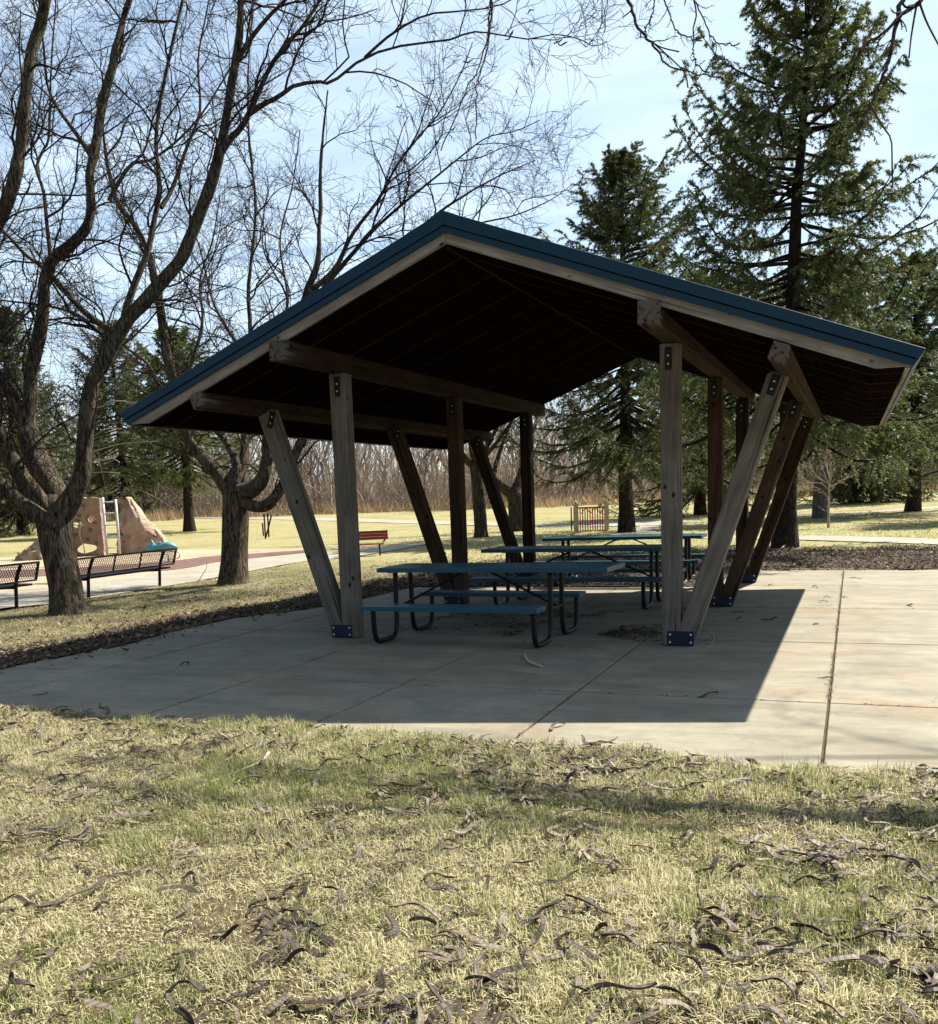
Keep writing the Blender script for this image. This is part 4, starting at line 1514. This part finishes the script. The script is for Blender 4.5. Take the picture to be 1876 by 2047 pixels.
rk, s = rock('climbing_rock', 262, 1107, [(1108, 230, 338), (1096, 229, 334), (1080, 230, 325), (1066, 232, 316), (1042, 236, 294), (1016, 240, 276), (1003, 241, 268), (996, 242, 262), (994, 246, 256)], .8, 5, 'sloped tan climbing rock with folds and a turquoise piece at its foot')
for n_, (u, v) in enumerate([(258, 1033), (276, 1044), (256, 1058), (245, 1068), (250, 1084), (287, 1069), (293, 1063), (310, 1073)]):
    MB().blob(((u - 262) * s, .05 + .28 * (1107 - v) * s / 2.0, (1107 - v) * s), (.07, .10, .055), n_, .3, (10, 7)).build('climbing_hold', MT['hold_green' if n_ % 3 == 0 else 'hold_brown'], rk, True)
rock('climbing_rock', 58, 1122, [(1123, 26, 93), (1113, 25, 92), (1104, 31, 91), (1094, 52, 89), (1081, 67, 86), (1069, 76, 83), (1064, 78, 82)], 1.2, 9, 'low tan rock end sloping down left of the nearest locust')

bt = gnd(325, 1110)
s = float((bt - CAMP) @ CF) / FPX
turq = empty('play_rider', bt + np.array([0, 0, .05]), RZ, 'turquoise moulded play piece at the foot of the sloped rock', 'play piece')
P = smooth_path([(-.50, 0, .14), (-.36, 0, .2), (-.1, 0, .22), (.12, 0, .24), (.34, 0, .22), (.52, 0, .19)], 16)
MB().tube(P, np.interp(np.linspace(0, 1, 16), [0, .15, .5, .68, .85, 1], [.07, .14, .10, .17, .12, .03]), 12).build('body', MT['turquoise'], turq, True)
MB().tube(smooth_path([(-.3, 0, .22), (-.30, 0, .36), (-.34, 0, .47)], 8), np.linspace(.10, .02, 8), 8).build('fin', MT['turquoise'], turq, True)
MB().tube(smooth_path([(-.12, 0, .24), (-.08, 0, .34), (-.02, 0, .38)], 8), np.linspace(.09, .03, 8), 8).build('fin', MT['turquoise'], turq, True)
MB().tube([(0, 0, -.03), (0, 0, .16)], .05, 10).build('stem', MT['galv'], turq, True)

lp_ = gnd(348, 1124)
lpx = float((lp_ - CAMP) @ CF) / FPX
lo = empty('loop_rail', lp_, RZ, 'small bent tube loop standing past the right end of the black bench', 'rail')
MB().tube(smooth_path([(-.16, 0, .10), (.08, 0, .10), (.16, 0, .14), (.18, 0, .21), (.15, 0, .28), (.06, 0, .31), (-.16, 0, .31)], 30), .016, 8).build('loop', MT['galv'], lo, True)
MB().tube([(-.15, 0, -.04), (-.15, 0, .33)], .022, 8).build('post', MT['galv'], lo, True)

# chime panel on the far lawn
pl, pr = gnd(1153, 1063), gnd(1213.5, 1061)
pp = empty('barred_play_gate', pl, facing(pl, pr), 'red barred play panel between two cream posts on the far lawn', 'play panel')
Lp = float(np.linalg.norm(pr - pl))
hp = 1.22
for x in (0, Lp):
    MB().box((x - .09, -.09, -.05), (x + .09, .09, hp - .08)).build('post', MT['cream'], pp, False, .01)
    MB().blob((x, 0, hp - .05), (.07, .07, .07), 1, 0).build('post_cap', MT['cream'], pp, True)
n_ = 10
for q in range(n_):
    x = .16 + (Lp - .32) * q / (n_ - 1)
    MB().tube([(x, 0, .02), (x, 0, .96)], .022, 8).build('bar', MT['bright_red'], pp, True)
MB().box((.09, -.03, .93), (Lp - .09, .03, .99)).build('top_rail', MT['bright_red'], pp)
MB().box((.09, -.03, .0), (Lp - .09, .03, .05)).build('bottom_rail', MT['cream'], pp)
m = MB()
for q in range(3):
    x0, x1 = .2 + q * .38, .2 + q * .38 + .38
    m.tube(smooth_path([(x0, -.03, .72), ((x0 + x1) / 2, -.03, .93), (x1, -.03, .72)], 10), .018, 6)
m.build('arch_trim', MT['bright_red'], pp, True)
bp = empty('sign_frame', gnd(1146, 1061), RZ, 'narrow black frame beside the cream post of the play panel', 'frame')
for x in (-.06, .06):
    MB().box((x - .025, -.025, -.04), (x + .025, .025, .98)).build('post', MT['black_metal'], bp)
MB().box((-.06, -.02, .35), (.06, .02, .40)).build('crossbar', MT['black_metal'], bp)

for (ub, vb, ut, vt, lab) in [(527, 1072, 525, 1046, 'shortest dark stake of the cluster on the left lawn'), (531, 1076, 528, 1027, 'leftmost tall upright stake of the cluster on the left lawn'), (538, 1075, 535, 1026, 'right upright stake of the cluster on the left lawn'), (530, 1078, 543, 1030, 'slanting stake crossing the others on the left lawn')]:
    b = gnd(ub, vb)
    d = float((b - CAMP) @ CF)
    tt = at(ut, vt, d)
    MB_ = MB().tube([(0, 0, -.05), tuple(tt - b)], .035, 6)
    o = MB_.build('wooden_stake', MT['bark_spruce'])
    o.location = Vector(b)
    tag(o, lab, 'stake', 'stakes on the left lawn')


# ------------------------------------------------------------------ grass
def in_view(x, y, margin=700, vmax=2500):
    d = np.stack([x, y, np.zeros_like(x)], 1) - CAMP
    z = d @ CF
    u = 938 + FPX * (d @ CR) / z
    v = PPY - FPX * (d @ CU) / z
    return (z > .5) & (u > -margin) & (u < 1876 + margin) & (v < vmax), z


def blades(pos, h, w, lean, col, g, droop=.5):
    """Two-segment tapered blades."""
    n = len(pos)
    a = g.uniform(0, 6.283, n)
    dirn = np.stack([np.cos(a), np.sin(a), np.zeros(n)], 1)
    sd = np.stack([-np.sin(a), np.cos(a), np.zeros(n)], 1) * (w / 2)[:, None]
    up = np.array([0, 0, 1.0])
    m = pos + (dirn * np.sin(lean)[:, None] + up * np.cos(lean)[:, None]) * (h * .55)[:, None]
    l2 = np.minimum(lean + droop * g.uniform(.2, 1.2, n), 1.62)
    t = m + (dirn * np.sin(l2)[:, None] + up * np.cos(l2)[:, None]) * (h * .5)[:, None]
    V = np.empty((n, 5, 3))
    V[:, 0], V[:, 1], V[:, 2], V[:, 3], V[:, 4] = pos - sd, pos + sd, m - sd * .8, m + sd * .8, t
    i = np.arange(n)[:, None] * 5
    Q = i + np.array([[0, 1, 3, 2]])
    T = i + np.array([[2, 3, 4]])
    return V.reshape(-1, 3), Q, T, np.repeat(col, 5, 0)


STRAW = np.array([.52, .475, .285])
STRAW2 = np.array([.64, .59, .39])
BROWN = np.array([.22, .165, .09])
GREEN = np.array([.15, .185, .06])
GREEN2 = np.array([.33, .35, .14])


def blade_colour(x, y, g):
    n = len(x)
    patchy = noise2(x, y, 1.3, 61, 4)
    fine = noise2(x, y, 7, 67, 2)
    pg = np.clip((patchy - .5) * 1.5 + (fine - .5) * 1.2 + .27, .08, .75)
    is_g = g.random(n) < pg
    mixv = g.random(n)[:, None]
    cs = STRAW * (1 - mixv) + STRAW2 * mixv
    cs = np.where((g.random(n) < .16)[:, None], BROWN * g.uniform(.7, 1.3, (n, 1)), cs)
    cg = GREEN * (1 - mixv) + GREEN2 * mixv
    return np.where(is_g[:, None], cg, cs) * g.uniform(.8, 1.18, (n, 1)), is_g


def grass_field(name, x0, x1, y0, y1, n, hh, ww, g, keep, label, lying=.5):
    x, y = g.uniform(x0, x1, n), g.uniform(y0, y1, n)
    ok, z = in_view(x, y)
    ok &= keep(x, y)
    x, y = x[ok], y[ok]
    worn = noise2(x, y, 2.6, 73, 3)
    sel = g.random(len(x)) < np.clip((worn - .2) * 5, .3, 1)
    x, y = x[sel], y[sel]
    c, is_g = blade_colour(x, y, g)
    n = len(x)
    tuf = noise2(x, y, 7, 71, 2)
    h = g.uniform(*hh, n) * (.25 + 1.5 * tuf ** 1.5) * (.65 + .7 * noise2(x, y, .9, 77, 2)) * np.where(is_g, 1.1, 1.0)
    flat = (g.random(n) < lying) & ~is_g
    lean = np.where(flat, g.uniform(1.0, 1.5, n), np.abs(g.normal(size=n)) * .42)
    pos = np.stack([x, y, terrain(x, y) + lawn_z(x, y) - .004], 1)
    pos[:, 2] += np.where(flat, g.uniform(.002, .022, n), 0)
    V, Q, T, C = blades(pos, h, g.uniform(*ww, n), lean, c, g)
    o = link(name, fast_mesh(name, V, Q, T, C), MT['grass'])
    return tag(o, label, kind='stuff')


def edge_keep(x, y):
    jit = (noise2(x, y, 4, 81, 2) - .5) * .10
    return ~on_slab(x + jit, y + jit, -.02)


gg = np.random.default_rng(21)
grass_field('lawn_grass', -4.5, 12.5, -8.3, -3.9, 900000, (.026, .075), (.0026, .0050), gg, lambda x, y: edge_keep(x, y) & (gg.random(len(x)) < np.clip(1.15 - .09 * (y + 8), .6, 1)), 'short straw and green grass of the near lawn')
grass_field('lawn_grass', -14, -1.5, -4.5, 13, 360000, (.02, .05), (.004, .008), gg, lambda x, y: edge_keep(x, y) & (litter_amount(x, y) < .5) & (x > -7.3 - .06 * np.maximum(y - 2, 0)) & (gg.random(len(x)) < .9), 'straw-coloured grass between the slab and the walkway')


def mid_keep(x, y):
    r = np.hypot(x - 5.5, y + 9.8)
    return (litter_amount(x, y) < .3) & ~on_slab(x, y, .2) & (x > -11) & ((y > 15.5) | (x < -7)) & (gg.random(len(x)) < np.clip(1.3 - r / 60, .2, 1)) & (noise2(x, y, .8, 5) > .2)


grass_field('lawn_grass', -30, 30, 13, 44, 260000, (.025, .06), (.014, .028), gg, lambda x, y: mid_keep(x, y) & ~((x < -6.6) & (x > -20) & (y < 22)) & ~((x > -2.8) & (y < 26.5) & (y > 15.5) & (y < 27.5 - .95 * (x + 3)) & (y > 24.2 - .95 * (x + 3))), 'sunlit dormant grass of the far lawn', .35)

# ------------------------------------------------------------------ seed pods
gp = np.random.default_rng(99)


def pod_geo(seed):
    """A curled, twisted flat pod about 20 cm long with raised seams and seed bulges."""
    g = np.random.default_rng(seed)
    L, w = g.uniform(.15, .27), g.uniform(.020, .031)
    n, m_ = 22, 5
    curl = g.uniform(-3.2, 3.2)
    twist = g.uniform(-2.2, 2.2)
    arch = g.uniform(-.1, .6)
    t = np.linspace(0, 1, n)
    th = curl * (t - .5) + .35 * np.sin(t * 9 + g.random() * 6)
    dx, dy = np.cos(th), np.sin(th)
    x, y = np.cumsum(dx) * L / n, np.cumsum(dy) * L / n
    z = arch * .05 * np.sin(t * math.pi) + .012 * np.sin(t * 7 + g.random() * 6)
    c = np.stack([x - x.mean(), y - y.mean(), z], 1)
    T = unit(np.gradient(c, axis=0))
    up = np.array([0, 0, 1.0])
    S = unit(np.cross(up, T))
    N = np.cross(T, S)
    a = twist * (t - .5) + g.uniform(-.5, .5)
    A = S * np.cos(a)[:, None] + N * np.sin(a)[:, None]
    Bn = -S * np.sin(a)[:, None] + N * np.cos(a)[:, None]
    prof = w / 2 * np.clip(np.sin(np.clip(t * 1.02 + .02, 0, 1) * math.pi) * 2.2, .12, 1)
    V = []
    bul = .0028 * np.maximum(0, np.sin(t * 2 * math.pi * L / .018))
    for f, sgn in ((1, 1), (1, -1)):
        for k in range(m_):
            s = -1 + 2 * k / (m_ - 1)
            th_ = .0022 * (1 - s * s) + .0009 + bul * (1 - s * s)
            V.append(c + A * (prof * s)[:, None] + Bn * (sgn * th_ + .006 * s * s)[:, None])
    V = np.stack(V, 1)
    Q = []
    k2 = 2 * m_
    for q in range(n - 1):
        for k in range(m_ - 1):
            Q.append([q * k2 + k, (q + 1) * k2 + k, (q + 1) * k2 + k + 1, q * k2 + k + 1])
            Q.append([q * k2 + m_ + k, q * k2 + m_ + k + 1, (q + 1) * k2 + m_ + k + 1, (q + 1) * k2 + m_ + k])
        Q.append([q * k2, q * k2 + m_, (q + 1) * k2 + m_, (q + 1) * k2])
        Q.append([q * k2 + m_ - 1, (q + 1) * k2 + m_ - 1, (q + 1) * k2 + 2 * m_ - 1, q * k2 + 2 * m_ - 1])
    V = V.reshape(-1, 3)
    V[:, 2] -= V[:, 2].min()
    return V, np.array(Q)


PODS = [pod_geo(300 + q) for q in range(16)]
POD_ME = []
for V, Q in PODS:
    me = fast_mesh('seed_pod', V, Q, smooth=True)
    me.materials.append(MT['pod'])
    POD_ME.append(me)


def pod_at(x, y, k, label, group, s=1.0, lift=0.0, tiltmax=.45):
    o = bpy.data.objects.new('seed_pod', POD_ME[k % 16])
    COL.objects.link(o)
    o.location = (x, y, lift)
    o.rotation_euler = (gp.normal() * tiltmax * .5, gp.normal() * tiltmax * .5, gp.uniform(0, 6.28))
    o.scale = (s * gp.uniform(.8, 1.25), s * gp.uniform(.65, 1.0), s * gp.uniform(.3, .95))
    return tag(o, label, 'seed pod', group)


n = 11000
x, y = gp.uniform(-3.0, 9.0, n), gp.uniform(-7.9, -4.05, n)
ok, z = in_view(x, y, 60, 2120)
ok &= edge_keep(x, y)
dens = noise2(x, y, 1.1, 91, 3)
lean_r = np.clip(.55 + .10 * (x - 3.0), .25, 1.0)
ok &= gp.random(n) < np.clip((dens - .24) * 1.8 + .08 * (z < 4.6), .14, .95) * lean_r
x, y, z = x[ok], y[ok], z[ok]
order = np.argsort(z)
x, y = x[order][:1500], y[order][:1500]
xo, yo = gp.uniform(-4.5, 12, 2600), gp.uniform(-8.2, -4.05, 2600)
ok, z = in_view(xo, yo, 60, 2120)
ok = ~ok & edge_keep(xo, yo) & in_view(xo, yo)[0] & (gp.random(2600) < np.clip((noise2(xo, yo, 1.1, 91, 3) - .24) * 1.4, .1, .8))
lz = lawn_z(x, y)
for q in range(min(300, len(x))):
    pod_at(x[q], y[q], int(gp.integers(16)), 'dark curled seed pod lying in the straw-coloured grass', 'seed pods on the near lawn', gp.uniform(.5, 1.12), lz[q] + gp.uniform(.012, .034))


def merged_pods(name, x, y, zz, label, smin=.7, smax=1.15, tilt=.35):
    Vs, Qs, nn = [], [], 0
    for q in range(len(x)):
        V, Q = PODS[int(gp.integers(16))]
        a = gp.uniform(0, 6.28)
        R3 = np.array(Matrix.Rotation(a, 3, 'Z') @ Matrix.Rotation(gp.normal() * tilt, 3, 'X') @ Matrix.Rotation(gp.normal() * tilt, 3, 'Y'))
        Vs.append((V * np.array([gp.uniform(.8, 1.2), gp.uniform(.6, 1), gp.uniform(.3, .9)])) @ R3.T * gp.uniform(smin, smax) + np.array([x[q], y[q], zz[q]]))
        Qs.append(Q + nn)
        nn += len(V)
    o = link(name, fast_mesh(name, np.concatenate(Vs), np.concatenate(Qs), smooth=True), MT['pod'])
    return tag(o, label, kind='stuff')


x, y = np.r_[x, xo[ok]], np.r_[y, yo[ok]]
lz = lawn_z(x, y)
if len(x) > 300:
    merged_pods('pod_litter', x[300:], y[300:], lz[300:] + gp.uniform(.012, .03, len(x) - 300), 'more dark seed pods scattered over the lawn toward the slab', .4, 1.0, .2)

# pods lying singly on the slab
for q, (u, v) in enumerate([(372, 1331), (1388, 1227), (1478, 1224), (1478, 1238), (1540, 1241), (1528, 1213), (1645, 1204), (1655, 1195), (1632, 1248), (1690, 1195), (1712, 1157), (1650, 1358), (1416, 1394), (84, 1389), (205, 1417), (214, 1426), (1112, 1458), (1540, 1171), (1820, 1212), (1632, 1175)]):
    g0 = gnd(u, v)
    pod_at(g0[0], g0[1], q, 'dark seed pod lying on the bare concrete slab', 'seed pods on the slab', gp.uniform(.8, 1.15), .003, .12)

# a few pods still hang in the two nearest locusts
for tree, dd, spots in ((near_locust, 12.9, [(1119, 80), (1124, 86), (1114, 84), (1022, 62), (1019, 72), (935, 122), (1060, 22), (601, 108), (503, 395)]),
                        (second_locust, 18.3, [(791, 172), (795, 183), (800, 212), (698, 180), (905, 258), (903, 276), (980, 302), (940, 365), (945, 350), (1020, 405), (488, 282)])):
    for q, (u, v) in enumerate(spots):
        o = link('hanging_pod', POD_ME[(q * 5 + 3) % 16], None, tree)
        o.location = Vector(at(u, v, dd)) - tree.location
        o.rotation_euler = (rad(80) + gp.normal() * .3, gp.normal() * .4, gp.uniform(0, 6.28))
        o.scale = (.8, .8, .8)

# leaf and pod litter beds
n = 9000
x, y = gp.uniform(-5, 12.3, n), gp.uniform(-5, 17.5, n)
a = litter_amount(x, y)
ok, z = in_view(x, y, 150)
sel = ok & (gp.random(n) < a * np.clip(14 / np.maximum(z, 10), .3, 1))
merged_pods('pod_litter', x[sel], y[sel], terrain(x[sel], y[sel]) + gp.uniform(.03, .06, sel.sum()), 'thick bed of fallen pods behind and beside the slab', .5, 1.0, .3)

n = 260000
x, y = gp.uniform(-5, 12.3, n), gp.uniform(-5, 17.8, n)
a = litter_amount(x, y)
ok, z = in_view(x, y, 150)
near = gp.random(n) < .16 * ((y < -4.0) & edge_keep(x, y)) + .05 * ((x < -2) & (x > -8) & (y > -4))
sel = ok & ((gp.random(n) < a * .9) | near)
x, y = x[sel], y[sel]
n = len(x)
zz = np.where(on_slab(x, y), .004, terrain(x, y) + np.where(y < -4, .022, .028)) + gp.uniform(0, .03, n)
c = np.stack([x, y, zz], 1)
a = gp.uniform(0, 6.283, n)
l = gp.uniform(.018, .055, n)[:, None]
w = gp.uniform(.007, .018, n)[:, None]
d1 = np.stack([np.cos(a), np.sin(a), gp.normal(size=n) * .35], 1) * l
d2 = np.stack([-np.sin(a), np.cos(a), gp.normal(size=n) * .5], 1) * w
V = np.empty((n, 4, 3))
V[:, 0], V[:, 1], V[:, 2], V[:, 3] = c - d1, c - d2, c + d1 + np.array([0, 0, .008]), c + d2
k_ = gp.random((n, 1))
col = np.array([.035, .024, .018]) * (1 - k_) + np.array([.17, .125, .09]) * k_ ** 1.5
col = np.where(gp.random((n, 1)) < .10, np.array([.30, .23, .16]), col)
o = link('leaf_litter', fast_mesh('leaf_litter', V.reshape(-1, 3), np.arange(n * 4).reshape(-1, 4), None, np.repeat(col, 4, 0)), MT['litter'])
tag(o, 'brown leaf crumbs and pod pieces round the slab', kind='stuff')

# a little drift of litter under the tables
n = 3000
x = gp.normal(2.7, .7, n)
y = gp.normal(.85, .35, n)
x2, y2 = gp.uniform(.2, 3.7, n), gp.normal(2.4, .55, n)
x, y = np.r_[x, x2], np.r_[y, y2]
sel = noise2(x, y, 2.2, 17, 3) > np.r_[np.full(n, .58), np.full(n, .48)]
x, y = x[sel], y[sel]
n = len(x)
a = gp.uniform(0, 6.283, n)
l, w = gp.uniform(.012, .05, n)[:, None], gp.uniform(.004, .013, n)[:, None]
c = np.stack([x, y, np.full(n, .004) + gp.uniform(0, .014, n)], 1)
d1 = np.stack([np.cos(a), np.sin(a), gp.normal(size=n) * .15], 1) * l
d2 = np.stack([-np.sin(a), np.cos(a), gp.normal(size=n) * .3], 1) * w
V = np.empty((n, 4, 3))
V[:, 0], V[:, 1], V[:, 2], V[:, 3] = c - d1, c - d2, c + d1, c + d2
k_ = gp.random((n, 1))
col = np.array([.03, .022, .017]) * (1 - k_) + np.array([.13, .095, .07]) * k_
o = link('leaf_litter', fast_mesh('leaf_litter', V.reshape(-1, 3), np.arange(n * 4).reshape(-1, 4), None, np.repeat(col, 4, 0)), MT['litter'])
tag(o, 'loose brown litter drifted under the picnic tables', kind='stuff')

# crumbs caught in the slab joints
n = 3600
jx, jy = np.array([-1.46, .45, 1.935, 3.49, 5.405, 5.405, 5.405, 7.6]), np.array([-2.43, .45, 3.36, 6.3])
ax = gp.random(n) < .6
x = np.where(ax, jx[gp.integers(0, 8, n)] + gp.normal(size=n) * .012, gp.uniform(-2.4, 9, n))
y = np.where(ax, gp.uniform(-4.2, 9, n), jy[gp.integers(0, 4, n)] + gp.normal(size=n) * .010)
sel = on_slab(x, y) & (noise2(x, y, 1.5, 19, 2) > .42)
x, y = x[sel], y[sel]
n = len(x)
a = gp.uniform(0, 6.283, n)
l, w = gp.uniform(.006, .026, n)[:, None], gp.uniform(.003, .008, n)[:, None]
c = np.stack([x, y, np.full(n, .003) + gp.uniform(0, .006, n)], 1)
d1 = np.stack([np.cos(a), np.sin(a), gp.normal(size=n) * .1], 1) * l
d2 = np.stack([-np.sin(a), np.cos(a), gp.normal(size=n) * .2], 1) * w
V = np.empty((n, 4, 3))
V[:, 0], V[:, 1], V[:, 2], V[:, 3] = c - d1, c - d2, c + d1, c + d2
k_ = gp.random((n, 1))
o = link('joint_litter', fast_mesh('joint_litter', V.reshape(-1, 3), np.arange(n * 4).reshape(-1, 4), None, np.repeat(np.array([.035, .027, .02]) * (1 - k_) + np.array([.17, .13, .09]) * k_, 4, 0)), MT['litter'])
tag(o, 'small dry crumbs caught along the slab joints', kind='stuff')

# sticks
o = MB().tube(smooth_path([tuple(gnd(1048, 1311) + np.array([0, 0, .02])), tuple(gnd(1056, 1327) + np.array([0, 0, .03])), tuple(gnd(1070, 1332) + np.array([0, 0, .02])), tuple(gnd(1083, 1337) + np.array([0, 0, .02]))], 12), np.linspace(.012, .016, 12), 7).build('fallen_stick', MT['dead_stick'], None, True)
tag(o, 'short bent bare stick on the shaded slab before the nearest table', 'stick')
P = [gnd(*p) + np.array([0, 0, h_]) for p, h_ in (((385, 1592), .035), ((430, 1578), .05), ((500, 1551), .055), ((525, 1538), .05), ((538, 1524), .06))]
o = MB().tube(smooth_path(P, 16), np.linspace(.006, .011, 16), 7).build('fallen_stick', MT['dead_stick'], None, True)
tag(o, 'long pale stick lying in the lawn grass at left', 'stick')
for q, (pts, r, lab) in enumerate([(((1405, 1300), (1424, 1290), (1428, 1270), (1420, 1262)), .005, 'thin curled twig standing beside the right front post foot'), (((432, 1166), (444, 1158), (462, 1150), (470, 1145)), .010, 'pale twig leaning at the foot of the second locust'), (((392, 1171), (404, 1150), (413, 1135), (414, 1113)), .008, 'thin dead stem standing between the bench and the second locust'), (((1555, 1108), (1570, 1098), (1590, 1094), (1604, 1092)), .012, 'pale fallen branch at the foot of the tallest spruce')]):
    b = gnd(*pts[0])
    d = float((b - CAMP) @ CF)
    P = [at(u, v, d) if q in (0, 2) else gnd(u, v) + np.array([0, 0, .05 + .05 * k]) for k, (u, v) in enumerate(pts)]
    o = MB().tube(smooth_path(P, 14), np.linspace(r, r * .5, 14), 6).build('fallen_twig', MT['dead_stick'], None, True)
    tag(o, lab, 'twig')

# ------------------------------------------------------------------ light
SUN = Vector((.445, .755, 1.0)).normalized()
EL = math.asin(SUN.z)
sun = bpy.data.lights.new('sun', 'SUN')
sun.energy = 5.0
sun.angle = rad(.53)
sun.color = (1.0, .93, .80)
so = bpy.data.objects.new('sun', sun)
COL.objects.link(so)
so.rotation_euler = (-SUN).to_track_quat('-Z', 'Y').to_euler()
so.location = (8, 12, 30)

w = bpy.data.worlds.new('World')
SC.world = w
w.use_nodes = True
t = w.node_tree
bg = t.nodes['Background']
sky = t.nodes.new('ShaderNodeTexSky')
sky.sky_type = 'NISHITA'
sky.sun_disc = False
sky.sun_elevation = EL
sky.sun_rotation = math.atan2(SUN.x, SUN.y)
sky.air_density = 1.0
sky.dust_density = .6
sky.ozone_density = 1.5
tc = t.nodes.new('ShaderNodeTexCoord')
sep = t.nodes.new('ShaderNodeSeparateXYZ')
t.links.new(tc.outputs['Generated'], sep.inputs[0])
mx = t.nodes.new('ShaderNodeMath')
mx.operation = 'MAXIMUM'
mx.inputs[1].default_value = .06
t.links.new(sep.outputs[2], mx.inputs[0])
dv = t.nodes.new('ShaderNodeVectorMath')
dv.operation = 'DIVIDE'
t.links.new(tc.outputs['Generated'], dv.inputs[0])
cmb = t.nodes.new('ShaderNodeCombineXYZ')
for q in range(3):
    t.links.new(mx.outputs[0], cmb.inputs[q])
t.links.new(cmb.outputs[0], dv.inputs[1])
mp = t.nodes.new('ShaderNodeMapping')
mp.inputs['Scale'].default_value = (.55, 1.5, .55)
mp.inputs['Rotation'].default_value = (0, 0, rad(20))
t.links.new(dv.outputs[0], mp.inputs[0])
nz = t.nodes.new('ShaderNodeTexNoise')
nz.inputs['Scale'].default_value = .9
nz.inputs['Detail'].default_value = 7
nz.inputs['Roughness'].default_value = .52
nz.inputs['Distortion'].default_value = .6
t.links.new(mp.outputs[0], nz.inputs['Vector'])
rp = t.nodes.new('ShaderNodeValToRGB')
rp.color_ramp.elements[0].position = .36
rp.color_ramp.elements[0].color = (.22, .22, .22, 1)
rp.color_ramp.elements[1].position = .66
rp.color_ramp.elements[1].color = (.92, .92, .92, 1)
t.links.new(nz.outputs['Fac'], rp.inputs[0])
mixc = t.nodes.new('ShaderNodeMix')
mixc.data_type = 'RGBA'
t.links.new(rp.outputs[0], mixc.inputs[0])
t.links.new(sky.outputs[0], mixc.inputs[6])
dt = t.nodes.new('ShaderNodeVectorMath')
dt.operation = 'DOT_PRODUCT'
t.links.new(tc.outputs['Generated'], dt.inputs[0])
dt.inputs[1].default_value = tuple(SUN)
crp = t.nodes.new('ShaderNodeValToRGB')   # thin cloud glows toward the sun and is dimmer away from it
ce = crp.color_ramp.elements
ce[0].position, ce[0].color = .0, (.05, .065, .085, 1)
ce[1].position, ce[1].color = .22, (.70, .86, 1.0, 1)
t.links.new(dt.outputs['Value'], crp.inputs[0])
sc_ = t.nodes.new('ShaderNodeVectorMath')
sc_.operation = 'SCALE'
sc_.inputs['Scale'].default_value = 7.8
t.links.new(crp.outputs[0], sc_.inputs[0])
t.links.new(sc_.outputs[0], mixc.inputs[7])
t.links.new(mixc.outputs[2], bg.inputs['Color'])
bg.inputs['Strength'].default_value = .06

SC.view_settings.view_transform = 'Standard'
SC.view_settings.look = 'None'
SC.view_settings.exposure = 1.5
SC.view_settings.gamma = 1
SC.render.engine = 'CYCLES'
SC.cycles.max_bounces = 5
SC.cycles.diffuse_bounces = 3
SC.cycles.transparent_max_bounces = 8
SC.cycles.use_denoising = True
